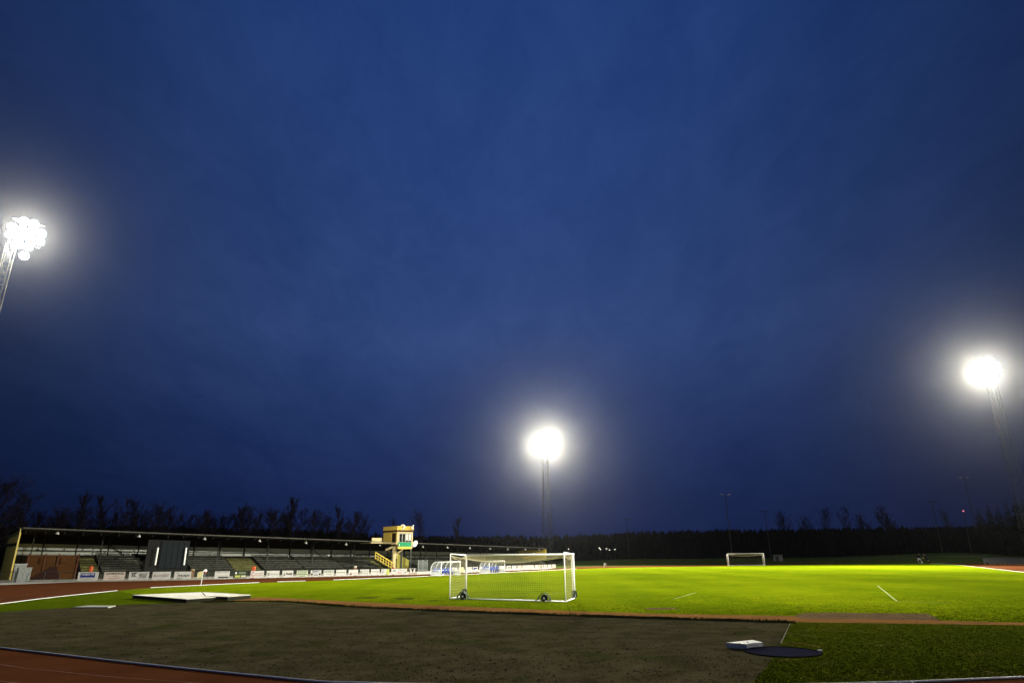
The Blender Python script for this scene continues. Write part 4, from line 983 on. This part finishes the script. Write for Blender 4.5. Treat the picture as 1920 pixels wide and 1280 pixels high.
twin_pole(1175,973,300,10,'small unlit twin lamp pole just right of the middle floodlight')
twin_pole(1360,930,230,17,'largest unlit twin lamp pole with pale heads tilted up like a V',mat('pale lamp head',(.3,.3,.3),rough=.5),.55)
twin_pole(1434,958.5,270,11,'dark unlit twin lamp pole above the far goal')
twin_pole(1747,940.5,270,12,'dark unlit twin lamp pole left of the red beacon')
twin_pole(1808,896,230,13,'tallest unlit twin lamp pole near the right floodlight mast',mat('pale lamp head',(.3,.3,.3),rough=.5),.2)
p=at_dist(1803,956.5,300); b_=Vector((p.x,p.y,0)); t=thing('beacon_pole','thin dark pole topped by one small pinkish red light','beacon pole',b_)
mb=MB(); mb.tube((0,0,0),(.6,0,p.z-.5),.18,6,.1); mb.build('pole',DKGREY,t)
mb=MB(); mb.lathe((.6,0,p.z-.2),[(0,-.25),(.2,-.18),(.24,.06),(.14,.22),(0,.26)],10); mb.build('beacon_lamp',mat('red beacon glow',(.5,.2,.2),emit=(1,.22,.25),estr=2.2),t)
for i,(x,y,lab) in enumerate(((1066,1028.5,'lone white street lamp glowing low on the dark hillside right of the middle mast'),(1123.5,1026.5,'upper lamp of the left pair of lights on the dark hillside'),(1126,1029.5,'lower lamp of the left pair of lights on the dark hillside'),(1137,1028,'middle lamp of the row of lights on the dark hillside'),(1142.8,1030.5,'lowest lamp of the row of lights on the dark hillside'),(1153,1029.3,'rightmost lamp of the row of lights on the dark hillside'))):
    p=at_dist(x,y,330); b_=Vector((p.x,p.y,0)); t=thing('street_lamp',lab,'street lamp',b_,group='distant lit street lamps')
    mb=MB(); mb.tube((0,0,0),(0,0,p.z+.1),.08,5); mb.build('pole',DKGREY,t)
    mb=MB(); mb.lathe((0,-.1,p.z),[(0,-.15),(.17,-.1),(.2,.03),(.1,.12),(0,.14)],8); mb.build('lamp_head',mat('street lamp glow',(.8,.8,.75),emit=(1,.92,.75),estr=5),t)
# ------------------------------------------------------------------ trees
def bare_tree(seed,Hh,spread,slim,dens):
    rnd=random.Random(seed); tk=MB(); cr=MB()
    def twig(p,d,L):                      # flat sprays of fine twigs
        for _ in range(3):
            dd=(d+Vector((rnd.gauss(0,.55),rnd.gauss(0,.55),rnd.gauss(.12,.4)))).normalized(); e=p+dd*L*rnd.uniform(.5,1.1); s_=dd.cross(Vector((rnd.gauss(0,1),rnd.gauss(0,1),.3))).normalized()*.022
            cr.add([p-s_,p+s_,e],[(0,1,2)])
    def grow(p,d,L,r,lev):
        q=p; n=4
        for i in range(n):
            d=(d+Vector((rnd.gauss(0,.12),rnd.gauss(0,.12),rnd.gauss(.06,.06)))).normalized(); e=q+d*L/n
            cr.tube(q,e,r*(1-.2*i/n),4 if lev<2 else 3,r*(1-.2*(i+1)/n),cap=False); q=e
            if lev<3:
                for _ in range(dens):
                    a=rnd.uniform(0,6.283); sd_=Vector((math.cos(a),math.sin(a),rnd.uniform(-.2,.7))); dd=(d*slim*.8+sd_*spread+Z*.25).normalized()
                    if rnd.random()<.35: continue
                    if lev<2: grow(q,dd,L*rnd.uniform(.36,.6),max(.014,r*.5),lev+1)
                    else: twig(q,dd,L*rnd.uniform(.5,.9)+.25)
            else: twig(q,d,L*.5+.2)
        twig(q,d,L*.45+.3)
    p=Vector((0,0,0)); d=Vector((0,0,1)); k=14; r=Hh*.011+.05
    for i in range(k):
        d=(d+Vector((rnd.gauss(0,.05),rnd.gauss(0,.05),.12))).normalized(); e=p+d*Hh*.95/k
        tk.tube(p,e,r*(1-i/k*.88),6,r*(1-(i+1)/k*.88),cap=False); p=e; f=(i+1)/k
        if f>.22:
            for _ in range(2):
                a=rnd.uniform(0,6.283); sd_=Vector((math.cos(a),math.sin(a),rnd.uniform(.1,.7)))
                prof_=(max(0,math.sin(math.pi*min(1,(f-.12)/.98)))**.7)
                Lb=Hh*.30*spread**.8*prof_*rnd.uniform(.5,1.15)+.25
                grow(p,(sd_*spread+Z*(.35+slim*.6)).normalized(),Lb,r*(1-f*.8)*.42+.014,1)
    twig(p,d,.8)
    return tk,cr
def conifer(seed,Hh,wd):
    rnd=random.Random(seed); tk=MB(); tk.tube((0,0,0),(0,0,Hh*.97),Hh*.014+.05,6,.02); cr=MB(); lv=int(Hh*1.7)
    for i in range(lv):
        f=i/(lv-1); z=Hh*(.08+.9*f); rr=wd*(1-f)**.85*rnd.uniform(.8,1.15)+.15; n=rnd.randint(9,13)
        for k in range(n):
            a=6.283*k/n+rnd.uniform(-.3,.3); L=rr*rnd.uniform(.6,1.15); dz=-L*rnd.uniform(.15,.5); wdt=L*.16+.1
            c,s=math.cos(a),math.sin(a); p0=Vector((0,0,z)); p1=Vector((c*L,s*L,z+dz)); sdv=Vector((-s,c,0))*wdt
            m_=p0.lerp(p1,.55)
            cr.add([p0,m_+sdv,p1,m_-sdv,m_-Z*(.25*L+.1)],[(0,3,4),(0,4,1),(4,3,2),(1,4,2)])
            for q in (.35,.6,.85):
                b_=p0.lerp(p1,q); w2=wdt*(1.2-q)*rnd.uniform(1,2.2)
                for sg in (-1,1):
                    e=b_+Vector((-s,c,0))*sg*w2*1.6+Vector((c,s,0))*w2*.8-Z*w2*.6
                    cr.add([b_,b_+Vector((c,s,0))*w2*.7,e],[(0,1,2)])
    return tk,cr
protos={}
def proto(kind,seed,*a):
    tk,cr=(bare_tree if kind=='b' else conifer)(seed,*a)
    t=thing('bare_tree' if kind=='b' else 'conifer_tree','x','tree'); tk.build('trunk',BARK,t); cr.build('crown',TWIG if kind=='b' else NEEDLE,t); return t
PB=[proto('b',11,16,.95,.8,2),proto('b',12,16,.6,1.4,2),proto('b',13,15,1.15,.6,2),proto('b',14,16,.5,1.7,2),proto('b',15,12,1.1,.7,2)]
PC=[proto('c',21,16,3.2),proto('c',22,16,2.4),proto('c',23,13,3.6)]
used=set()
def place(pr,Hp,x,ytop,D,label,group,wscale=1.0,rz=None):
    p=at_dist(x,ytop,D); s=p.z/Hp; loc=Vector((p.x,p.y,0))
    o=pr if id(pr) not in used else copy_tree(pr)
    used.add(id(pr)); o.location=loc; o.scale=(s*wscale,s*wscale,s); o.rotation_euler=(0,0,rng.uniform(0,6.28) if rz is None else rz)
    o['label']=label; o['group']=group; return o
GRP='trees behind the grandstand'; HB=[16.4,16.4,15.4,16.4,12.4]; HC=[16,16,13]
named=[ # x, ytop, D, proto, width, label
 (12,912,150,2,1.0,'big spreading bare tree at the very left edge above the yellow end wall'),
 (45,934,160,0,1.0,'bare tree with a wide thin crown above the near corner of the grandstand roof'),
 (103,962,165,4,.9,'low bushy bare tree between two taller groups over the near roof'),
 (160,930,170,1,1.1,'tall narrow bare tree, highest of the group left of the black bay'),
 (203,934,172,3,1.2,'tall slim bare tree second in the group left of the black bay'),
 (238,944,170,0,.8,'bare tree with a forked thin top third in the group left of the black bay'),
 (259,942,176,1,1.0,'bare tree over the left edge of the black bay'),
 (300,953,168,2,.7,'rounded bare tree over the black bay'),
 (322,957,172,0,.7,'bare tree over the right white post of the black bay'),
 (385,960,170,3,1.2,'narrow bare tree over the slanted lettering board'),
 (455,951,178,1,1.2,'bare tree left of the ochre stair block roof'),
 (472,958,172,0,.8,'bare tree over the dark board with green strips'),
 (516,962,170,2,.6,'broad low bare tree over the flame emblem board'),
 (557,938,175,3,1.5,'tallest pointed bare tree in the middle of the roof line'),
 (590,964,172,0,.6,'bare tree just right of the tallest pointed one'),
 (638,954,170,1,.95,'isolated slim bare tree, left of the pair before the yellow box'),
 (668,963,172,3,1.3,'isolated slim bare tree, right of the pair before the yellow box'),
 (738,979,175,0,.6,'bare tree whose top shows just behind the yellow commentary box'),
 (787,967,172,2,.62,'bare rounded tree right of the yellow commentary box'),
 (856,974,178,1,1.15,'lone bare tree between the commentary box and the middle mast'),
]
for x,y,D,k,ws,lab in named: place(PB[k],HB[k],x,y,D,lab,GRP,ws)
for i in range(34):      # second rank, denser, nothing tells these apart
    x=-20+i*21+rng.uniform(-6,6); y=966+rng.uniform(-4,10)+(8 if x>600 else 0); k=int(rng.integers(0,5))
    place(PB[k],HB[k],x,y,205+rng.uniform(-12,12),'one of the crowded bare trees in the back rank behind the grandstand','back rank of bare trees',rng.uniform(.8,1.2))
for i,(x,y,k,w_) in enumerate(((690,996,2,1),(704,993,0,1.2),(720,1000,2,1.1),(345,972,0,1.2),(420,976,2,1.1),(540,975,0,1.2),(130,975,2,1.1),(600,985,1,1.6))):
    place(PC[k],HC[k],x,y,200,'dark conifer standing in the tree belt behind the grandstand','conifers behind the grandstand',w_)
for i,(x,y,k,w_,D,lab) in enumerate((
 (1832,950,2,1.0,215,'leftmost dark conifer of the tall clump under the right floodlight'),
 (1850,944,0,1.1,220,'dark conifer second in the tall clump under the right floodlight'),
 (1868,947,2,.9,210,'broad low dark conifer in the middle of the right clump'),
 (1884,938,1,1.4,222,'slim dark conifer right of the middle of the right clump'),
 (1899,927,0,1.1,215,'tallest pointed dark conifer at the right edge'),
 (1916,934,1,1.6,220,'dark conifer cut by the right edge of the photo'),
 (1945,930,0,1.2,215,'dark conifer just outside the right edge'))): place(PC[k],HC[k],x,y,D,lab,'conifers at the right edge',w_)
for x,y,k,w_,lab in ((1466,968,4,.8,'small bare tree above the roof of the white shed by the far goal'),(1545,960,2,.55,'rounded bare tree, left of the pair on the dark ridge'),(1584,957,0,.6,'bare tree, right of the pair on the dark ridge'),(1620,972,4,.9,'low bare tree between the ridge pair and the darker ridge tree'),(1651,956,0,.75,'darker bare tree standing above the ridge left of the red beacon'),(1668,968,4,.8,'low bare tree at the right foot of the darker ridge tree'),(1772,964,2,.5,'low wide bare tree under the twin lamp pole left of the beacon'),(1512,976,4,.8,'faint low bare tree left of the ridge pair')):
    place(PB[k],HB[k],x,y,300,lab,'bare trees on the far ridge',w_)
# ------------------------------------------------------------------ dark hill with woods
prof=[(-900,985),(-300,985),(0,985),(300,985),(600,992),(760,1003),(880,1004),(960,1003),(1030,1000),(1090,999),(1160,995),(1220,991),(1300,989.5),(1400,988.5),(1500,987.5),(1600,986),(1700,985),(1800,984),(1900,982),(2200,980),(2800,980)]
def ridge(x):
    for (x0,y0),(x1,y1) in zip(prof,prof[1:]):
        if x<=x1: return y0+(y1-y0)*(x-x0)/(x1-x0)
    return prof[-1][1]
prof=[(x,y+(4 if x>1000 else 1)) for x,y in prof]
mb=MB(); xs=np.linspace(-700,2600,90); rows=[(330,0),(400,.35),(470,.7),(540,.93),(620,.98),(760,.6)]
grid=[]
for x in xs:
    top=at_dist(x,ridge(x)+7,560).z
    for D,f in rows:
        q=at_dist(x,1041,D); grid.append((q.x,q.y,max(.1,top*f*(D/560 if f>.9 else 1)+math.sin(x*.02+D)*.4)))
nr=len(rows); mb.add(grid,[(i*nr+j,(i+1)*nr+j,(i+1)*nr+j+1,i*nr+j+1) for i in range(len(xs)-1) for j in range(nr-1)])
o=mb.build('hill',FOREST,None,True); o['kind']='structure'
vs=[];fs=[]
rn=random.Random(5)
for i in range(5200):
    x=rn.uniform(-650,2550); D=rn.choice((rn.uniform(330,470),rn.uniform(470,600),rn.uniform(530,580)))
    top=at_dist(x,ridge(x)+7,560).z
    f=np.interp(D,[r[0] for r in rows],[r[1]*(r[0]/560 if r[1]>.9 else 1) for r in rows]); q=at_dist(x,1041,D); zb=top*f-1
    hh=rn.uniform(4.0,5.6)*(1 if rn.random()<.95 else 1.3); rr=hh*rn.uniform(.22,.36); n=6; o_=len(vs); L=3
    for k in range(L):
        zz=zb+hh*(k/L); r_=rr*(1-k/L*.85)
        for j in range(n):
            a=6.283*j/n+rn.uniform(-.3,.3); r2=r_*rn.uniform(.6,1.25); vs.append((q.x+math.cos(a)*r2,q.y+math.sin(a)*r2,zz))
    vs.append((q.x,q.y,zb+hh*1.05))
    for k in range(L-1):
        for j in range(n): fs.append((o_+k*n+j,o_+k*n+(j+1)%n,o_+(k+1)*n+(j+1)%n,o_+(k+1)*n+j))
    for j in range(n): fs.append((o_+(L-1)*n+j,o_+(L-1)*n+(j+1)%n,o_+L*n))
mb=MB(); mb.add(vs,fs); o=mb.build('forest',FOREST); tag(o,'far dark woods covering the hill behind the pitch','forest',kind='stuff')
# grassy bank beyond the far end of the pitch
mb=MB(); bx=[(1040,1054),(1090,1052),(1150,1049),(1240,1047.5),(1340,1047),(1450,1046.5),(1560,1044.5),(1640,1041),(1720,1037.5),(1780,1035.5),(1830,1036.5),(1900,1041),(1990,1046),(2100,1050)]
g_=[]
for x,yt in bx:
    for D,k in ((172,0),(182,.25),(198,.8),(212,1),(235,.95),(270,0)):
        q=at_dist(x,1041,D); zt=max(.05,at_dist(x,yt,212).z); g_.append((q.x,q.y,.02+zt*k))
mb.add(g_,[(i*6+j,(i+1)*6+j,(i+1)*6+j+1,i*6+j+1) for i in range(len(bx)-1) for j in range(5)])
o=mb.build('grass_bank',mat('dark bank grass',(.030,.045,.010),(.022,.033,.008),scale=.4,rough=1,spec=0),None,True); o['kind']='structure'
# ------------------------------------------------------------------ far side bits
p=at_dist(1459,1047.5,190); b_=Vector((p.x,p.y,0)); zt=at_dist(1459,1040,190).z; ax=Vector((1,-.3,0)).normalized(); ay=Vector((.3,1,0)).normalized(); hw=6.5/F*190
t=thing('small_shed','small grey shed on the dark bank right of the far goal','shed',b_); zb=0
mb=MB(); mb.box((0,0,zt/2),(ax,ay,Z),(hw,1.2,zt/2)); mb.build('wall',mat('grey shed boards',(.16,.17,.16),(.12,.13,.12),rough=.8),t)
mb=MB(); mb.box((0,0,zt+.08),(ax,ay,Z),(hw*1.1,1.45,.07)); mb.build('roof',DKGREY,t)
mb=MB(); mb.box(ax*-.3+ay*-1.22+Z*(zt*.45),(ax,ay,Z),(.45,.02,zt*.42)); mb.build('door',DKGREY,t)
# railing along the far bend and grey hurdles stacked on the right
fr=thing('bank_railing','thin pale railing along the foot of the bank at the far right','railing',at_dist(1700,1046,182)*1.0); fr.location.z=0
mb=MB(); tops=[]
for x,y in ((1560,1047.3),(1620,1046),(1680,1044.6),(1740,1043.3),(1800,1042.5),(1850,1042.5)):
    q=at_dist(x,y,181); tops.append(q-fr.location)
mb.path(tops,.05,5); mb.build('rail',STEEL,fr)
for q in tops: mb=MB(); mb.tube((q.x,q.y,0),q,.05,5); mb.build('post',STEEL,fr)
first=None
for i in range(9):
    x=1851+i*9.2; yb=1052.8+i*.33; D=168-i*.9
    q=at_dist(x,yb,D); b_=Vector((q.x,q.y,0)); 
    if first is None:
        t=first=thing('hurdle_stack','grey upright barrier frame in the row beside the track at the far right','barrier',b_,-.2,group='grey barrier frames beside the track')
        hh=at_dist(x,1044.8,D).z-.05
        for s in(-.6,.6): mb=MB(); mb.tube((s,0,0),(s,0,hh),.05,6); mb.build('leg',GREYCAB,t)
        mb=MB(); mb.box((0,0,hh-.2),((1,0,0),(0,1,0),(0,0,1)),(.72,.03,.2)); mb.build('top_board',mat('weathered barrier board',(.20,.19,.18),(.13,.13,.12),rough=.8),t)
        mb=MB(); mb.box((0,.0,hh*.45),((1,0,0),(0,1,0),(0,0,1)),(.6,.02,.25)); mb.build('mid_board',GREYCAB,t)
        for s in(-.6,.6): mb=MB(); mb.box((s,-.3,.05),((1,0,0),(0,1,0),(0,0,1)),(.05,.4,.05)); mb.build('foot',mat('pale barrier foot',(.5,.5,.46),rough=.7),t)
    else: copy_tree(first,None,b_,-.2)
# ------------------------------------------------------------------ people
def skin_mesh(name,verts,edges,radii,m,parent,sub=1):
    me=bpy.data.meshes.new(name); me.from_pydata(verts,edges,[]); o=bpy.data.objects.new(name,me); COL.objects.link(o)
    sm=o.modifiers.new('s','SKIN'); 
    for i,r in enumerate(radii): me.skin_vertices[0].data[i].radius=(r,r); me.skin_vertices[0].data[i].use_root=(i==0)
    ss=o.modifiers.new('d','SUBSURF'); ss.levels=sub; ss.render_levels=sub
    dg=bpy.context.evaluated_depsgraph_get(); dg.update(); m2=bpy.data.meshes.new_from_object(o.evaluated_get(dg))
    bpy.data.objects.remove(o); m2.materials.clear(); m2.materials.append(m)
    for p in m2.polygons: p.use_smooth=True
    q=bpy.data.objects.new(name,m2); COL.objects.link(q); q.parent=parent; return q
SKIN=mat('skin',(.50,.31,.22),(.45,.27,.19),rough=.6); HAIR=mat('dark hair',(.03,.02,.015),rough=.8)
def person(loc,rz,label,J,shirt,short,leg,shoe):
    t=thing('person',label,'person',loc,rz)
    N=['pel','chest','neck','head','top','ls','le','lw','rs','re','rw','lh','lk','la','lt','rh','rk','ra','rt']
    rad=dict(pel=.13,chest=.15,neck=.055,head=.095,top=.075,ls=.06,le=.045,lw=.03,rs=.06,re=.045,rw=.03,lh=.09,lk=.06,la=.042,lt=.035,rh=.09,rk=.06,ra=.042,rt=.035)
    E_=[('pel','chest'),('chest','neck'),('neck','head'),('head','top'),('chest','ls'),('ls','le'),('le','lw'),('chest','rs'),('rs','re'),('re','rw'),('pel','lh'),('lh','lk'),('lk','la'),('la','lt'),('pel','rh'),('rh','rk'),('rk','ra'),('ra','rt')]
    vs=[Vector(J[k]) for k in N]; rr=[rad[k] for k in N]; ed=[(N.index(a),N.index(b)) for a,b in E_]
    for wn,en in (('lw','le'),('rw','re')):
        wv=Vector(J[wn]); d=(wv-Vector(J[en])).normalized(); s=d.cross(Vector((0,1,.2))).normalized()
        pi=len(vs); vs.append(wv+d*.07); rr.append(.034); ed.append((N.index(wn),pi))
        for k in range(5):
            o_=(k-2)*.017; L=(.055,.075,.085,.075,.06)[k]
            b=len(vs); vs+= [wv+d*(.10 if k else .06)+s*o_*1.3,wv+d*(.10+L*.6 if k else .09)+s*o_*(1.5 if k else 2.6)+Z*-.01,wv+d*(.10+L if k else .12)+s*o_*(1.5 if k else 2.8)-Z*.03]; rr+=[.010,.009,.008]; ed+=[(pi,b),(b,b+1),(b+1,b+2)]
    skin_mesh('body',[tuple(v) for v in vs],ed,rr,SKIN,t)
    def sub(name,keys,edges,inc,m):
        v=[tuple(J[k]) if isinstance(k,str) else tuple(Vector(J[k[0]]).lerp(Vector(J[k[1]]),k[2])) for k in keys]
        r_=[(rad[k] if isinstance(k,str) else rad[k[0]]*(1-k[2])+rad[k[1]]*k[2])+inc for k in keys]
        skin_mesh(name,v,edges,r_,m,t)
    sub('shirt',['pel','chest',('chest','neck',.75),'ls','le',('le','lw',.85),'rs','re',('re','rw',.85)],[(0,1),(1,2),(1,3),(3,4),(4,5),(1,6),(6,7),(7,8)],.022,shirt)
    sub('shorts',['pel','lh',('lh','lk',.8),'rh',('rh','rk',.8)],[(0,1),(1,2),(0,3),(3,4)],.024,short)
    for a,b,c in (('lk','la','lt'),('rk','ra','rt')):
        sub('sock',[(a,b,.12),(a,b,.6),b],[(0,1),(1,2)],.014,leg); sub('shoe',[b,c],[(0,1)],.018,shoe)
    hd=Vector(J['head']); f=Vector(J['face']).normalized(); sd=f.cross(Z).normalized(); 
    mb=MB(); mb.lathe(hd+Z*.05-f*.015,[(0,.10),(.06,.085),(.1,.03),(.105,-.02),(.09,-.05)],12); mb.build('hair',HAIR,t,True)
    mb=MB()
    for s in(-1,1): mb.lathe(hd+f*.09+sd*s*.035+Z*.0,[(0,.012),(.012,.006),(.014,-.004)],6,f)
    mb.build('eyes',BLACK,t)
    mb=MB(); mb.lathe(hd+f*.10-Z*.03,[(0,.025),(.012,.01),(.018,-.01)],6,(f.x,f.y,-.2)); mb.lathe(hd+f*.09-Z*.075,[(0,.008),(.02,.0)],6,f)
    for s in (-1,1): mb.lathe(hd+sd*s*.1-Z*.01,[(0,.012),(.03,.005),(.03,-.01)],8,sd*s)
    mb.build('face',SKIN,t); return t
KIT=mat('black kit',(.010,.010,.011),(.014,.014,.015),rough=.8); WKIT=mat('white kit',(.75,.75,.72),rough=.8)
pl_=at_dist(1724.5,1055,172); loc=Vector((pl_.x,pl_.y,0)); rz=-math.atan2(pl_.x,pl_.y)
J1=dict(pel=(0,0,.80),chest=(.06,-.02,1.20),neck=(.10,-.03,1.43),head=(.13,-.05,1.57),top=(.14,-.05,1.67),ls=(-.13,-.02,1.36),le=(-.24,.0,1.10),lw=(-.20,-.10,.90),rs=(.25,-.04,1.36),re=(.38,-.08,1.15),rw=(.52,-.14,.95),lh=(-.10,0,.76),lk=(-.22,-.06,.44),la=(-.05,.08,.10),lt=(.08,.06,.05),rh=(.10,0,.76),rk=(.34,-.12,.50),ra=(.36,.02,.12),rt=(.50,-.02,.06),face=(.7,-.7,0))
p1=person(loc,rz,'person in black shirt with white shorts and socks crouching over a ball',J1,KIT,WKIT,WKIT,BLACK); p1.scale=(1.25,1.25,1.25)
pl_=at_dist(1741.5,1055.6,168); loc=Vector((pl_.x,pl_.y,0)); rz=-math.atan2(pl_.x,pl_.y)
J2=dict(pel=(-.10,0,.93),chest=(-.30,-.02,1.30),neck=(-.42,-.02,1.50),head=(-.50,-.04,1.63),top=(-.53,-.04,1.73),ls=(-.46,-.18,1.42),le=(-.36,-.30,1.16),lw=(-.55,-.40,1.05),rs=(-.22,.16,1.42),re=(-.05,.25,1.20),rw=(-.12,.15,1.00),lh=(-.12,-.09,.90),lk=(.02,-.14,.50),la=(.18,-.05,.10),lt=(.05,-.10,.05),rh=(-.08,.09,.90),rk=(-.02,.14,.50),ra=(.20,.22,.14),rt=(.10,.18,.06),face=(-.8,-.6,0))
p2=person(loc,rz,'person in all black clothes leaning forward as they run, right of the crouching one',J2,KIT,KIT,KIT,BLACK); p2.scale=(1.2,1.2,1.2)
q=at_dist(1728.5,1054.8,170); mb=MB(); r=.2
prof_=[(r*math.sin(math.pi*k/10),-r*math.cos(math.pi*k/10)) for k in range(11)]
mb.lathe((0,0,0),prof_,16); t=thing('football','white football on the grass at the feet of the crouching person','ball',Vector((q.x,q.y,r+.01)))
mb.build('shell',WHT,t,True)
mb=MB()
for d in ((1,0,.3),(-.6,.8,.4),(-.6,-.8,.3),(.2,-.5,-.8),(.1,.1,1),(.3,.7,-.5)): mb.lathe(Vector(d).normalized()*(r+.001),[(0,.004),(.055,-.004)],5,d)
mb.build('patch',BLACK,t)
# ------------------------------------------------------------------ added haze for the lamp halos
if HAZE>0:
    mb=MB(); mb.abox(-900,900,-80,1100,-1,75); hz=mb.build('haze',(lambda m:m)(bpy.data.materials.new('halo haze'))); hz['kind']='stuff'
    m=hz.data.materials[0]; m.use_nodes=True; nt=m.node_tree; nt.nodes.clear(); out=nt.nodes.new('ShaderNodeOutputMaterial'); pv=nt.nodes.new('ShaderNodeVolumePrincipled')
    pv.inputs['Color'].default_value=(.9,.92,.95,1); pv.inputs['Density'].default_value=HAZE; pv.inputs['Anisotropy'].default_value=HAZE_G
    nt.links.new(pv.outputs[0],out.inputs['Volume'])
    hz['label']='added thin haze that makes the halos round the lit floodlights'; hz['category']='haze'
# ------------------------------------------------------------------ render settings
SC.view_settings.view_transform='Standard'; SC.view_settings.look='None'; SC.view_settings.exposure=0; SC.view_settings.gamma=1
SC.render.engine='CYCLES'; cy=SC.cycles
cy.use_denoising=True; cy.denoiser='OPENIMAGEDENOISE'
cy.max_bounces=5; cy.diffuse_bounces=3; cy.glossy_bounces=2; cy.transparent_max_bounces=12; cy.volume_bounces=0; cy.transmission_bounces=2
cy.sample_clamp_indirect=3; cy.volume_max_steps=64
